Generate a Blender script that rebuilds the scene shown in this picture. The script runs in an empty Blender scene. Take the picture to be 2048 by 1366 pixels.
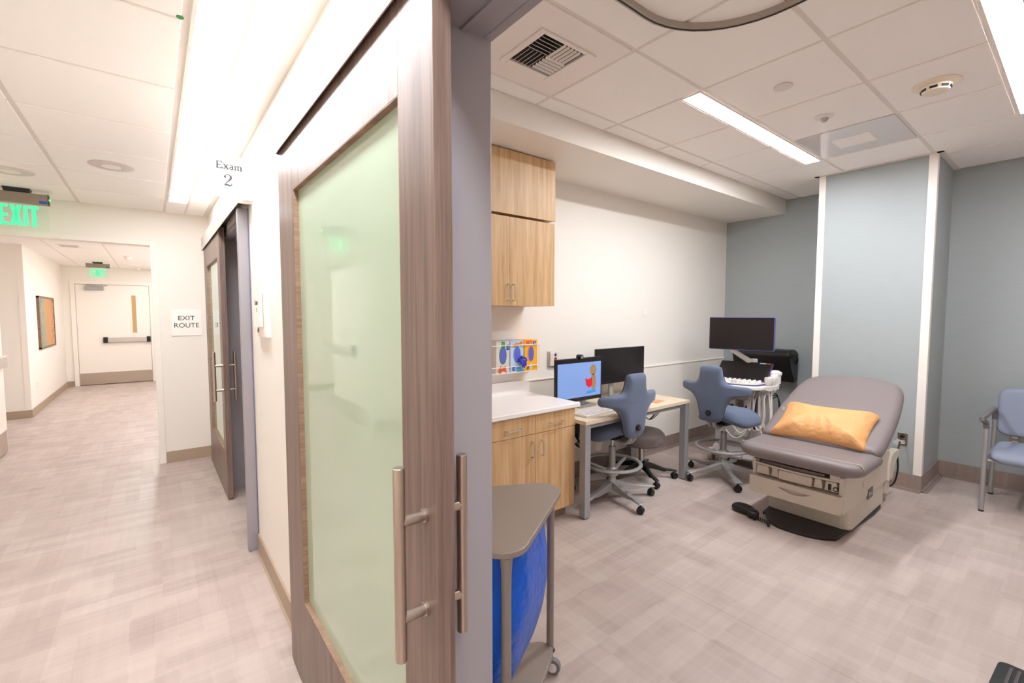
import bpy, bmesh, math, random
from mathutils import Vector, Matrix
R = math.radians
random.seed(7)
S = bpy.context.scene
C = S.collection
# ---------------------------------------------------------------- camera
cam_d = bpy.data.cameras.new('camera'); cam = bpy.data.objects.new('camera', cam_d); C.objects.link(cam)
cam_d.sensor_width = 36; cam_d.lens = 16.0; cam_d.clip_start = 0.02; cam_d.clip_end = 60
yaw, pit = R(38.22), R(-3.4)
fw = Vector((math.sin(yaw)*math.cos(pit), math.cos(yaw)*math.cos(pit), math.sin(pit)))
rt = Vector((math.cos(yaw), -math.sin(yaw), 0)); up = rt.cross(fw)
cam.matrix_world = Matrix(((rt.x, up.x, -fw.x, 0), (rt.y, up.y, -fw.y, 0), (rt.z, up.z, -fw.z, 1.62), (0, 0, 0, 1)))
S.camera = cam
# ---------------------------------------------------------------- world, exposure
w = bpy.data.worlds.new('world'); S.world = w; w.use_nodes = True
w.node_tree.nodes['Background'].inputs[0].default_value = (1, .95, .9, 1)
w.node_tree.nodes['Background'].inputs[1].default_value = 0.0
S.view_settings.view_transform = 'Standard'; S.view_settings.look = 'None'
S.cycles.diffuse_bounces = 8; S.cycles.max_bounces = 14
S.view_settings.exposure = 1.26; S.view_settings.gamma = 1.0; S.view_settings.use_curve_mapping = False
LAMP_CORRIDOR = 16.2      # emission of the ceiling light strips
LAMP_ROOM = 33.0
LAMP_FAR = 16.0
# ---------------------------------------------------------------- materials
def lin(c):
    return tuple((v/255/12.92 if v/255 <= .04045 else ((v/255+.055)/1.055)**2.4) for v in c) + (1,)
MATS = {}
def mat(name, rgb, rough=.5, metal=0, spec=.5, bump=0, bscale=200, emit=0, trans=0, coat=0, sheen=0, vary=0, vscale=(3, 3, 3), alpha=1, bdist=.002):
    if name in MATS: return MATS[name]
    m = bpy.data.materials.new(name); m.use_nodes = True; MATS[name] = m
    nt = m.node_tree; b = nt.nodes['Principled BSDF']
    b.inputs['Base Color'].default_value = lin(rgb); b.inputs['Roughness'].default_value = rough
    b.inputs['Metallic'].default_value = metal; b.inputs['Specular IOR Level'].default_value = spec
    b.inputs['Coat Weight'].default_value = coat; b.inputs['Sheen Weight'].default_value = sheen
    b.inputs['Transmission Weight'].default_value = trans; b.inputs['Alpha'].default_value = alpha
    if emit:
        b.inputs['Emission Color'].default_value = lin(rgb); b.inputs['Emission Strength'].default_value = emit
    tc = nt.nodes.new('ShaderNodeTexCoord')
    if vary:
        mp = nt.nodes.new('ShaderNodeMapping'); mp.inputs['Scale'].default_value = vscale
        nz = nt.nodes.new('ShaderNodeTexNoise'); nz.inputs['Scale'].default_value = 1; nz.inputs['Detail'].default_value = 5
        nt.links.new(tc.outputs['Object'], mp.inputs[0]); nt.links.new(mp.outputs[0], nz.inputs['Vector'])
        mx = nt.nodes.new('ShaderNodeMix'); mx.data_type = 'RGBA'
        l = lin(rgb); mr = nt.nodes.new('ShaderNodeMapRange')
        mr.inputs[1].default_value = .3; mr.inputs[2].default_value = .7
        nt.links.new(nz.outputs['Fac'], mr.inputs[0]); nt.links.new(mr.outputs[0], mx.inputs[0])
        mx.inputs[6].default_value = tuple(v*(1-vary) for v in l[:3]) + (1,)
        mx.inputs[7].default_value = tuple(min(1, v*(1+vary)) for v in l[:3]) + (1,)
        nt.links.new(mx.outputs[2], b.inputs['Base Color'])
    if bump:
        n2 = nt.nodes.new('ShaderNodeTexNoise'); n2.inputs['Scale'].default_value = bscale; n2.inputs['Detail'].default_value = 3
        nt.links.new(tc.outputs['Object'], n2.inputs['Vector'])
        bp = nt.nodes.new('ShaderNodeBump'); bp.inputs['Strength'].default_value = bump; bp.inputs['Distance'].default_value = bdist
        nt.links.new(n2.outputs['Fac'], bp.inputs['Height']); nt.links.new(bp.outputs[0], b.inputs['Normal'])
    return m
def wood(name, c1, c2, sc, rough=.45, fine=.35):
    m = mat(name, c1, rough); nt = m.node_tree; b = nt.nodes['Principled BSDF']
    tc = nt.nodes.new('ShaderNodeTexCoord')
    def noise(s, det):
        mp = nt.nodes.new('ShaderNodeMapping'); mp.inputs['Scale'].default_value = s
        nz = nt.nodes.new('ShaderNodeTexNoise'); nz.inputs['Scale'].default_value = 1; nz.inputs['Detail'].default_value = det
        nz.inputs['Distortion'].default_value = .4
        nt.links.new(tc.outputs['Object'], mp.inputs[0]); nt.links.new(mp.outputs[0], nz.inputs['Vector']); return nz
    a = noise(sc, 4); f = noise(tuple(v*5 for v in sc), 2)
    add = nt.nodes.new('ShaderNodeMath'); add.operation = 'MULTIPLY_ADD'; add.inputs[1].default_value = fine
    nt.links.new(f.outputs['Fac'], add.inputs[0]); nt.links.new(a.outputs['Fac'], add.inputs[2])
    mr = nt.nodes.new('ShaderNodeMapRange'); mr.inputs[1].default_value = .35+fine*.4; mr.inputs[2].default_value = .65+fine*.6
    nt.links.new(add.outputs[0], mr.inputs[0])
    mx = nt.nodes.new('ShaderNodeMix'); mx.data_type = 'RGBA'; mx.inputs[6].default_value = lin(c1); mx.inputs[7].default_value = lin(c2)
    nt.links.new(mr.outputs[0], mx.inputs[0]); nt.links.new(mx.outputs[2], b.inputs['Base Color'])
    return m
def floor_mat(name, c1, c2, rough, seam=None):
    m = mat(name, c1, rough); nt = m.node_tree; b = nt.nodes['Principled BSDF']; L = nt.links.new
    g = nt.nodes.new('ShaderNodeNewGeometry')
    def math_(op, a, bb, c=None):
        n = nt.nodes.new('ShaderNodeMath'); n.operation = op
        for i, v in enumerate((a, bb, c)):
            if v is None: continue
            if isinstance(v, (int, float)): n.inputs[i].default_value = v
            else: L(v, n.inputs[i])
        return n.outputs[0]
    def warp():
        nz = nt.nodes.new('ShaderNodeTexNoise'); nz.inputs['Scale'].default_value = 9; L(g.outputs['Position'], nz.inputs['Vector'])
        v = nt.nodes.new('ShaderNodeVectorMath'); v.operation = 'MULTIPLY_ADD'; L(nz.outputs['Color'], v.inputs[0])
        v.inputs[1].default_value = (.03, .03, 0); L(g.outputs['Position'], v.inputs[2]); return v.outputs[0]
    wp = warp()
    def cells(sx, sy, off):
        mp = nt.nodes.new('ShaderNodeMapping'); mp.inputs['Scale'].default_value = (1/sx, 1/sy, 0); mp.inputs['Location'].default_value = (off, off*1.7, 0)
        L(wp, mp.inputs[0]); f = nt.nodes.new('ShaderNodeVectorMath'); f.operation = 'FLOOR'; L(mp.outputs[0], f.inputs[0])
        # stagger: offset alternate rows
        wn = nt.nodes.new('ShaderNodeTexWhiteNoise'); wn.noise_dimensions = '2D'; L(f.outputs[0], wn.inputs['Vector']); return wn.outputs['Value']
    def streak(s):
        mp = nt.nodes.new('ShaderNodeMapping'); mp.inputs['Scale'].default_value = s
        nz = nt.nodes.new('ShaderNodeTexNoise'); nz.inputs['Scale'].default_value = 1; nz.inputs['Detail'].default_value = 4
        L(g.outputs['Position'], mp.inputs[0]); L(mp.outputs[0], nz.inputs['Vector']); return nz.outputs['Fac']
    v = math_('MULTIPLY', cells(.42, .085, 0), .24)
    v = math_('MULTIPLY_ADD', cells(.1, .33, .37), .22, v)
    v = math_('MULTIPLY_ADD', cells(.19, .15, .71), .16, v)
    v = math_('MULTIPLY_ADD', cells(.31, .21, .13), .12, v)
    v = math_('MULTIPLY_ADD', streak((1.6, 30, 1)), .34, v)
    v = math_('MULTIPLY_ADD', streak((30, 1.6, 1)), .28, v)
    v = math_('MULTIPLY_ADD', streak((130, 130, 1)), .16, v)
    mr = nt.nodes.new('ShaderNodeMapRange'); mr.inputs[1].default_value = .42; mr.inputs[2].default_value = 1.12; L(v, mr.inputs[0])
    mx = nt.nodes.new('ShaderNodeMix'); mx.data_type = 'RGBA'; mx.inputs[6].default_value = lin(c1); mx.inputs[7].default_value = lin(c2); L(mr.outputs[0], mx.inputs[0])
    out = mx.outputs[2]
    if seam is not None:
        sp = nt.nodes.new('ShaderNodeSeparateXYZ'); L(g.outputs['Position'], sp.inputs[0])
        d = math_('ABSOLUTE', math_('SUBTRACT', sp.outputs[0], seam), 0)
        k = math_('MULTIPLY', math_('LESS_THAN', d, .0022), math_('GREATER_THAN', sp.outputs[0], .6))
        m2 = nt.nodes.new('ShaderNodeMix'); m2.data_type = 'RGBA'; L(math_('MULTIPLY', k, .45), m2.inputs[0]); L(out, m2.inputs[6]); m2.inputs[7].default_value = lin((120, 100, 90)); out = m2.outputs[2]
    L(out, b.inputs['Base Color'])
    return m
WALL = mat('wall_paint_cream', (240, 234, 226), .6, bump=.06, bscale=350)
WHITE = mat('white_trim', (243, 236, 228), .45)
BLUE = mat('blue_woven_wallcovering', (166, 172, 173), .65, vary=.035, vscale=(6, 6, 220))
TILE = mat('ceiling_tile_mat', (250, 245, 241), .9, bump=.25, bscale=600)
GRID = mat('ceiling_grid_mat', (230, 222, 215), .6)
SOFF = WALL
FLOOR = floor_mat('vinyl_floor', (164, 147, 139), (198, 183, 175), .42, seam=2.385)
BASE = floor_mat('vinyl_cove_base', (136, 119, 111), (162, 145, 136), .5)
TAUPE = mat('taupe_rubber_base', (172, 152, 132), .55)
LAM = wood('brown_laminate', (100, 80, 72), (133, 112, 101), (55, 55, 1.6), .38)
LAMH = wood('brown_laminate_rail', (100, 80, 72), (133, 112, 101), (55, 55, 1.6), .38)
EDGE = wood('laminate_edge_band', (132, 104, 86), (162, 132, 108), (12, 12, 80), .5)
OAK = wood('oak_laminate', (190, 150, 103), (220, 184, 138), (26, 26, 1.3), .42)
FRAME = mat('grey_door_frame', (156, 151, 156), .45)
ALU = mat('brushed_aluminium', (205, 198, 192), .35, metal=.6)
STEEL = mat('brushed_steel', (190, 176, 164), .3, metal=1, bump=.04, bscale=400)
CHROME = mat('chrome', (214, 211, 207), .28, metal=1)
SILVER = mat('silver_powdercoat', (168, 166, 165), .4, metal=.45)
GREYLEG = mat('grey_desk_leg', (160, 160, 163), .45, metal=.2)
KICK = mat('kick_plate_steel', (190, 176, 162), .35, metal=.8)
GLASSW = mat('back_painted_glass', (180, 198, 176), .01, spec=.75)
COUNTER = mat('white_solid_surface', (247, 242, 239), .3)
DESK = mat('desk_laminate_pale', (216, 200, 176), .5)
BLACK = mat('black_plastic', (24, 22, 22), .4)
SCREEN = mat('black_screen', (24, 19, 19), .28)
BLACKV = mat('black_vinyl', (26, 23, 23), .32)
CREAMP = mat('cream_plastic', (208, 198, 185), .42)
CREAM2 = CREAMP
VINYL = mat('taupe_upholstery', (122, 111, 110), .45, bump=.05, bscale=500)
PIPE = mat('pale_piping', (206, 192, 174), .5)
BLUEF = mat('blue_grey_fabric', (92, 104, 128), .85, bump=.3, bscale=900, sheen=.2)
BLUES = mat('pale_blue_vinyl', (134, 141, 160), .6, bump=.1, bscale=500)
GREYF = mat('grey_stool_vinyl', (118, 108, 104), .55)
ORANGE = mat('orange_pillow_vinyl', (216, 160, 104), .5, spec=.35, bump=.7, bscale=10, bdist=.03)
BAG = mat('blue_plastic_bag', (0, 88, 205), .35, spec=.35, bump=.8, bscale=13, bdist=.03)
TAUPEM = mat('taupe_metal', (146, 134, 125), .45, metal=.3)
WPLAS = mat('white_plastic', (232, 226, 222), .35)
USGREY = mat('ultrasound_grey', (186, 178, 178), .45)
PURPLE = mat('dark_purple_trim', (62, 60, 110), .45)
GREEN = mat('exit_green', (70, 236, 158), .5, emit=.33)
def lamp_mat(n, e): return mat(n, (244, 247, 251), .5, emit=e)
L_COR = lamp_mat('corridor_diffuser', LAMP_CORRIDOR); L_ROOM = lamp_mat('room_diffuser', LAMP_ROOM); L_FAR = lamp_mat('far_diffuser', LAMP_FAR)
def solid(name, rgb, rough=.5): return mat('c_'+name, rgb, rough)
INK = solid('ink', (48, 42, 42)); INKSOFT = solid('ink_soft', (150, 140, 136)); RED = solid('red', (196, 30, 45)); YEL = solid('yellow', (246, 180, 40))
BLU = solid('blue', (22, 82, 180)); CYAN = solid('cyan', (70, 160, 222)); GRN = solid('green', (50, 150, 90)); ORG = solid('orange', (226, 100, 60)); LBLUE = solid('light_blue', (190, 205, 228)); LIL = solid('glove_lilac', (98, 98, 196)); GLOVE = solid('glove_blue', (50, 60, 190), .45); CARD = solid('card_white', (214, 208, 200)); GOLD = solid('gold', (205, 140, 40)); TAN = solid('tan', (150, 118, 84)); TEAL = solid('teal', (20, 70, 80)); OLIVE = solid('olive', (120, 120, 80))
# ---------------------------------------------------------------- mesh helpers
def label(o, lab=None, cat=None, group=None, kind=None):
    if lab: o['label'] = lab
    if cat: o['category'] = cat
    if group: o['group'] = group
    if kind: o['kind'] = kind
    return o
def thing(name, loc, lab, cat, group=None, rz=0, kind=None):
    o = bpy.data.objects.new(name, None); C.objects.link(o); o.empty_display_size = .1
    o.location = loc; o.rotation_euler = (0, 0, rz)
    return label(o, lab, cat, group, kind)
def rootmat(p):
    m = Matrix.Identity(4)
    while p is not None:
        m = (Matrix.Translation(p.location) @ Matrix.Rotation(p.rotation_euler.z, 4, 'Z')) @ m; p = p.parent
    return m
class MB:
    def __init__(s): s.v = []; s.f = []; s.sm = False
    def add(s, vs, fs):
        n = len(s.v); s.v += [Vector(v) for v in vs]; s.f += [tuple(i+n for i in f) for f in fs]; return s
    def box(s, x0, x1, y0, y1, z0, z1):
        x0, x1 = sorted((x0, x1)); y0, y1 = sorted((y0, y1)); z0, z1 = sorted((z0, z1))
        return s.add([(x0,y0,z0),(x1,y0,z0),(x1,y1,z0),(x0,y1,z0),(x0,y0,z1),(x1,y0,z1),(x1,y1,z1),(x0,y1,z1)],
                     [(0,3,2,1),(4,5,6,7),(0,1,5,4),(1,2,6,5),(2,3,7,6),(3,0,4,7)])
    def prism(s, pts, ax, a, b):
        # pts: (p,q) in the plane normal to ax; order xz for y, yz for x, xy for z
        mk = {'y': lambda p, q, t: (p, t, q), 'x': lambda p, q, t: (t, p, q), 'z': lambda p, q, t: (p, q, t)}[ax]
        n = len(pts)
        return s.add([mk(p, q, a) for p, q in pts]+[mk(p, q, b) for p, q in pts],
                     [tuple(range(n)), tuple(range(2*n-1, n-1, -1))]+[(i, (i+1) % n, n+(i+1) % n, n+i) for i in range(n)])
    def tube(s, path, r, n=10, closed=False, cap=True):
        P = [Vector(p) for p in path]; m = len(P); rs = r if isinstance(r, (list, tuple)) else [r]*m
        rings = []; prev = None
        for i in range(m):
            if closed: t = P[(i+1) % m]-P[i-1]
            else: t = P[min(i+1, m-1)]-P[max(i-1, 0)]
            t.normalize()
            if prev is None:
                a = Vector((0, 0, 1)) if abs(t.z) < .9 else Vector((1, 0, 0)); u = t.cross(a).normalized()
            else: u = (prev - t*prev.dot(t)).normalized()
            prev = u; w2 = t.cross(u)
            rings.append([P[i]+(u*math.cos(2*math.pi*k/n)+w2*math.sin(2*math.pi*k/n))*rs[i] for k in range(n)])
        vs = [v for rg in rings for v in rg]; fs = []
        for i in range(m if closed else m-1):
            a, b = i*n, ((i+1) % m)*n
            fs += [(a+k, a+(k+1) % n, b+(k+1) % n, b+k) for k in range(n)]
        if not closed and cap: fs += [tuple(range(n-1, -1, -1)), tuple((m-1)*n+k for k in range(n))]
        return s.add(vs, fs)
    def ring(s, o, h, z0, z1):
        q = lambda b, z: [(b[0], b[2], z), (b[1], b[2], z), (b[1], b[3], z), (b[0], b[3], z)]
        f = []
        for i in range(4):
            k = (i+1) % 4; f += [(i, k, 4+k, 4+i), (8+i, 12+i, 12+k, 8+k), (i, 8+i, 8+k, k), (4+i, 4+k, 12+k, 12+i)]
        return s.add(q(o, z0)+q(h, z0)+q(o, z1)+q(h, z1), f)
    def cyl(s, p0, p1, r, r2=None, n=20): return s.tube([p0, p1], [r, r if r2 is None else r2], n)
    def lathe(s, prof, c=(0, 0, 0), n=28):
        vs = []; fs = []; m = len(prof)
        for (r, z) in prof:
            vs += [(c[0]+r*math.cos(2*math.pi*k/n), c[1]+r*math.sin(2*math.pi*k/n), c[2]+z) for k in range(n)]
        for i in range(m-1): fs += [(i*n+k, i*n+(k+1) % n, (i+1)*n+(k+1) % n, (i+1)*n+k) for k in range(n)]
        fs += [tuple(range(n-1, -1, -1)), tuple((m-1)*n+k for k in range(n))]
        return s.add(vs, fs)
    def pill(s, out, th, fn, s0=.8, crown=0, rings=(.25, .5, .7, .82, .9, .95, .98, 1)):
        cx = sum(p[0] for p in out)/len(out); cy = sum(p[1] for p in out)/len(out); n = len(out); vs = []; fs = []
        def t(q): return th/2*math.sqrt(max(0, 1-max(0, (q-s0)/(1-s0))**2)) + crown*(1-q*q)
        for sg in (1, -1):
            vs.append(fn(cx, cy, sg*t(0)))
            for q in rings: vs += [fn(cx+(p[0]-cx)*q, cy+(p[1]-cy)*q, sg*t(q)) for p in out]
        m = 1+n*len(rings)
        for side in (0, 1):
            o = side*m
            for k in range(n):
                tri = (o, o+1+k, o+1+(k+1) % n); fs.append(tri if side == 0 else tri[::-1])
                for i in range(len(rings)-1):
                    a = o+1+i*n; q = (a+k, a+n+k, a+n+(k+1) % n, a+(k+1) % n); fs.append(q if side == 0 else q[::-1])
        return s.add(vs, fs)
    def xf(s, fn): s.v = [Vector(fn(v)) for v in s.v]; return s
    def build(s, name, m, parent=None, world=False, bevel=0, smooth=True, seg=2, subsurf=0, lab=None, kind=None, weld=False):
        vs = s.v
        if world and parent is not None:
            inv = rootmat(parent).inverted(); vs = [inv @ v for v in vs]
        me = bpy.data.meshes.new(name); me.from_pydata([tuple(v) for v in vs], [], s.f)
        bm = bmesh.new(); bm.from_mesh(me)
        if weld: bmesh.ops.remove_doubles(bm, verts=bm.verts, dist=1e-5)
        bmesh.ops.recalc_face_normals(bm, faces=bm.faces); bm.to_mesh(me); bm.free()
        me.materials.append(m)
        if smooth:
            me.polygons.foreach_set('use_smooth', [True]*len(me.polygons)); me.set_sharp_from_angle(angle=R(38))
        o = bpy.data.objects.new(name, me); C.objects.link(o)
        if parent is not None: o.parent = parent
        if bevel:
            md = o.modifiers.new('bevel', 'BEVEL'); md.width = bevel; md.segments = seg; md.limit_method = 'ANGLE'; md.angle_limit = R(40); md.harden_normals = smooth
        if subsurf:
            md = o.modifiers.new('sub', 'SUBSURF'); md.levels = subsurf; md.render_levels = subsurf
        if lab: o['label'] = lab
        if kind: o['kind'] = kind
        return o
def B(*a): return MB().box(*a)
def rr(x0, x1, y0, y1, r, n=5):
    o = []
    for cx, cy, a0 in ((x1-r, y1-r, 0), (x0+r, y1-r, 90), (x0+r, y0+r, 180), (x1-r, y0+r, 270)):
        o += [(cx+r*math.cos(R(a0+90*i/n)), cy+r*math.sin(R(a0+90*i/n))) for i in range(n+1)]
    return o
def spline(pts, n=6, closed=True):
    P = [Vector(p) for p in pts]; m = len(P); o = []
    for i in range(m if closed else m-1):
        g = (lambda k: P[k % m]) if closed else (lambda k: P[max(0, min(m-1, k))])
        a, b, c, d = g(i-1), g(i), g(i+1), g(i+2)
        for j in range(n):
            t = j/n; o.append(.5*((2*b)+(c-a)*t+(2*a-5*b+4*c-d)*t*t+(-a+3*b-3*c+d)*t**3))
    if not closed: o.append(P[-1])
    return [tuple(p) for p in o]
def struct(name, mb, m, lab, cat, **k):
    return label(mb.build(name, m, **k), lab, cat, kind='structure')
def stroke(mb, pts, ws, fn, t=.001):
    """flat ribbon with a width at each point, laid out in a plane by fn(u,v,depth)"""
    P = [Vector(p) for p in pts]; m = len(P); Ls = []; Rs = []
    for i in range(m):
        d = (P[min(i+1, m-1)]-P[max(i-1, 0)]).normalized(); nrm = Vector((-d.y, d.x)); w_ = ws[i] if isinstance(ws, (list, tuple)) else ws
        Ls.append(P[i]+nrm*w_/2); Rs.append(P[i]-nrm*w_/2)
    for i in range(m-1):
        q = [Ls[i], Ls[i+1], Rs[i+1], Rs[i]]
        mb.add([fn(p.x, p.y, 0) for p in q]+[fn(p.x, p.y, t) for p in q], [(0,1,2,3),(7,6,5,4),(0,1,5,4),(1,2,6,5),(2,3,7,6),(3,0,4,7)])
    return mb
def poly(mb, pts, fn, t=.001):
    n = len(pts)
    return mb.add([fn(p[0], p[1], 0) for p in pts]+[fn(p[0], p[1], t) for p in pts], [tuple(range(n)), tuple(range(2*n-1, n-1, -1))]+[(i, (i+1) % n, n+(i+1) % n, n+i) for i in range(n)])
def ell(cx, cy, a, b, n=24): return [(cx+a*math.cos(2*math.pi*k/n), cy+b*math.sin(2*math.pi*k/n)) for k in range(n)]
def text_mesh(name, s, size, m, parent, fn, align='CENTER', ext=.0005, xs=1.0):
    cu = bpy.data.curves.new(name, 'FONT'); cu.body = s; cu.size = size; cu.align_x = align; cu.align_y = 'CENTER'; cu.extrude = ext
    t = bpy.data.objects.new(name+'_src', cu); C.objects.link(t)
    me = bpy.data.meshes.new_from_object(t); bpy.data.objects.remove(t); bpy.data.curves.remove(cu)
    inv = rootmat(parent).inverted()
    for v in me.vertices: v.co = inv @ Vector(fn(v.co.x*xs, v.co.y, v.co.z))
    me.name = name; me.materials.clear(); me.materials.append(m)
    o = bpy.data.objects.new(name, me); C.objects.link(o); o.parent = parent; return o
# ================================================================ SETTING
XW, XI, YJ, HEAD = .52, .67, .94, 2.285         # corridor wall face, room face, jamb, door head
ZC, ZR, YW, XB = 2.71, 3.03, 3.13, 6.2         # corridor and room ceilings, desk wall, blue wall
struct('floor', B(-2.6, 6.5, -3.2, 14.3, -.06, 0), FLOOR, 'pinkish beige woven-look vinyl floor running through corridor and exam room', 'floor', smooth=False)
wr = MB()
wr.box(XW, XI, -3.1, -.38, 0, 3.12); wr.box(XW, XI, YJ, 3.53, 0, 3.12); wr.box(XW, XI, 4.84, 6.3, 0, 3.12)
wr.box(XW, XI, -.38, YJ, HEAD+.02, 3.12); wr.box(XW, XI, 3.53, 4.84, HEAD+.02, 3.12)
struct('wall_right', wr, WALL, 'cream corridor wall with the two sliding door openings', 'wall', smooth=False)
struct('wall_left', MB().box(-1.85, -1.71, -3.1, 6.3, 0, 2.8), WALL, 'cream wall on the far side of the corridor', 'wall', smooth=False)
struct('wall_end', MB().box(.055, XW, 6.18, 6.3, 0, 2.8).box(-1.71, -1.455, 6.18, 6.3, 0, 2.8).box(-1.455, .055, 6.18, 6.3, 2.395, 2.8), WALL,
       'cream wall across the corridor holding the exit route sign', 'wall', smooth=False)
struct('wall_behind', B(-1.85, XW, -3.2, -3.1, 0, 2.8), WALL, 'cream wall closing the corridor behind the viewer', 'wall', smooth=False)
struct('wall_far_right', B(XW, XW+.12, 6.3, 14.3, 0, 2.8), WALL, 'cream right wall of the corridor beyond the double door', 'wall', smooth=False)
struct('wall_far_left', MB().box(-1.68, -1.56, 10.35, 14.2, 0, 2.8).box(-2.45, -1.56, 10.25, 10.35, 0, 2.8).box(-2.55, -2.43, 6.3, 10.35, 0, 2.8), WALL,
       'cream far corridor wall with the framed picture', 'wall', smooth=False)
struct('wall_far_end', MB().box(-2.5, -1.40, 14.1, 14.22, 0, 2.8).box(-.01, .64, 14.1, 14.22, 0, 2.8).box(-1.40, -.01, 14.1, 14.22, 2.35, 2.8), WALL,
       'cream end wall around the white exit door', 'wall', smooth=False)
struct('wall_desk', B(XI, XB+.1, YW, YW+.11, 0, 3.12), WALL, 'cream exam room wall behind the desk', 'wall', smooth=False)
struct('wall_blue', B(XB, XB+.12, -2.1, YW+.1, 0, 3.12), BLUE, 'blue-grey woven wallcovering on the back wall of the exam room', 'wall', smooth=False)
struct('wall_front', B(XI, XB, -2.1, -2.0, 0, 3.12), WALL, 'cream exam room wall opposite the desk', 'wall', smooth=False)
struct('wall_neighbour', MB().box(1.9, 2.0, 3.24, 6.3, 0, 2.9).box(XW, 2.0, 6.3, 6.36, 0, 2.9).box(XI, 1.95, 3.25, 6.3, 2.72, 2.8), WALL, 'walls of the dim room behind the further sliding door', 'wall', smooth=False)
# column with corner guards
col = thing('wall_column', (5.43, 1.335, 0), 'pale blue-grey wallcovered column with white corner guards', 'column', kind='structure')
B(5.44, XB, .895, 1.78, 0, ZR).build('column_core', BLUE, col, world=True, smooth=False)
for y0, y1, ys in ((.885, .947, .885), (1.73, 1.79, 1.79)):
    d_ = .0098 if ys < 1 else -.0098; ye = y1 if ys < 1 else y0
    g = MB().prism([(5.43, ys), (5.43, ye), (5.4398, ye), (5.4398, ys+d_), (5.49, ys+d_), (5.49, ys)], 'z', .12, ZR-.002)
    g.build('corner_guard', WHITE, col, world=True, bevel=.003, lab='white vertical corner guard')
# soffit over desk wall
struct('trim_1', B(XI, XB, 2.395, YW, 2.862, ZR+.06), SOFF, 'cream dropped soffit running above the desk wall', 'soffit', smooth=False)
# wainscot panel on desk wall with a small cap
ws = thing('trim_2', (4.4, YW, 0), 'low cream wall protection panel with thin cap along the desk wall', 'wainscot', kind='structure')
B(2.65, XB, YW-.008, YW, .13, 1.015).build('panel', WALL, ws, world=True, smooth=False)
B(2.65, XB, YW-.016, YW, 1.015, 1.028).build('cap', WHITE, ws, world=True, bevel=.003)
# baseboards
def base(name, segs, m, h, lab, t=.012, cove=.03):
    mb = MB()
    for (x0, y0, x1, y1, nx, ny) in segs:
        # profile: thin sheet with small cove toe
        for d0, d1, z0, z1 in ((0, t, 0, h), (t, t+cove*.5, 0, cove*.35), (t, t+cove, 0, cove*.12)):
            mb.box(min(x0, x1)+(nx*d0 if nx > 0 else nx*d1 if nx < 0 else 0), max(x0, x1)+(nx*d1 if nx > 0 else nx*d0 if nx < 0 else 0),
                   min(y0, y1)+(ny*d0 if ny > 0 else ny*d1 if ny < 0 else 0), max(y0, y1)+(ny*d1 if ny > 0 else ny*d0 if ny < 0 else 0), z0, z1)
    return struct(name, mb, m, lab, 'baseboard', smooth=False)
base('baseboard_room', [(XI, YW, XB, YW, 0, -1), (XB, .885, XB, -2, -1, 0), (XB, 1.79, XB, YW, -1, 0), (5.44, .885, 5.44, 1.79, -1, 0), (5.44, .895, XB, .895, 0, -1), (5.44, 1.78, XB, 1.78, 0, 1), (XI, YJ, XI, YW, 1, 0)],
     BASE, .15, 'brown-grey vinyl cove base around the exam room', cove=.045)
base('baseboard_corridor', [(XW, 1.0, XW, 3.46, -1, 0), (.06, 6.18, XW, 6.18, 0, -1), (-1.71, 6.18, -1.46, 6.18, 0, -1), (-1.71, -3, -1.71, 6.18, 1, 0), (-1.56, 10.25, -1.56, 14.1, 1, 0), (-2.43, 10.25, -1.56, 10.25, 0, -1), (-1.56, 14.1, -1.42, 14.1, 0, -1), (XW, 6.3, XW, 14.1, -1, 0)],
     TAUPE, .12, 'taupe rubber baseboard along the corridor', cove=.012)
struct('trim_3', MB().prism([(-1.62, 10.243), (-1.552, 10.243), (-1.552, 10.31), (-1.5598, 10.31), (-1.5598, 10.2498), (-1.62, 10.2498)], 'z', .12, ZC-.002), WHITE, 'white corner guard on the far corridor corner', 'corner guard', smooth=False)
# ---------------------------------------------------------------- ceilings
def tiles(root, xs, ys, z, skip=(), cut={}, gap=.013, mats={}):
    cache = {}
    for i in range(len(xs)-1):
        for j in range(len(ys)-1):
            if (i, j) in skip: continue
            x0, x1, y0, y1 = xs[i], xs[i+1], ys[j], ys[j+1]
            if (i, j) in cut: x0, x1, y0, y1 = cut[(i, j)]
            wx, wy = x1-x0-2*gap, y1-y0-2*gap
            if wx < .01 or wy < .01: continue
            key = (round(wx, 3), round(wy, 3), mats.get((i, j), TILE).name)
            if key not in cache:
                o = B(-wx/2, wx/2, -wy/2, wy/2, 0, .02).build('ceiling_tile', mats.get((i, j), TILE), root, smooth=False, bevel=.002, seg=1)
                cache[key] = o
            else:
                o = cache[key].copy(); C.objects.link(o); o.parent = root
            o.location = ((x0+x1)/2-root.location.x, (y0+y1)/2-root.location.y, z-root.location.z)
def ceiling(name, x0, x1, y0, y1, z, lab, hole=None):
    r = thing(name, ((x0+x1)/2, (y0+y1)/2, z), lab, 'ceiling', kind='structure')
    (MB().ring((x0, x1, y0, y1), hole, z+.007, z+.05) if hole else B(x0, x1, y0, y1, z+.007, z+.05)).build('ceiling_grid', GRID, r, world=True, smooth=False); return r
xs_r = [.69, 1.387, 2.08, 2.767, 3.458, 4.152, 4.847, 5.54, XB+.01]
ys_r = [-2.0, -1.75, -1.085, -.42, .245, .91, 1.575, 2.24, 2.39]
DUCT = (1.59, 1.885, 1.757, 2.045)
cr = ceiling('ceiling', XI, XB, -2.0, 2.395, ZR, 'exam room suspended ceiling of square off-white tiles', hole=DUCT)
cut = {(i, 6): (xs_r[i], xs_r[i+1], 1.735, 2.24) for i in (3, 4, 5)}
cut.update({(i, 4): (xs_r[i], xs_r[i+1], .385, .91) for i in (3, 4, 5)})
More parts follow.
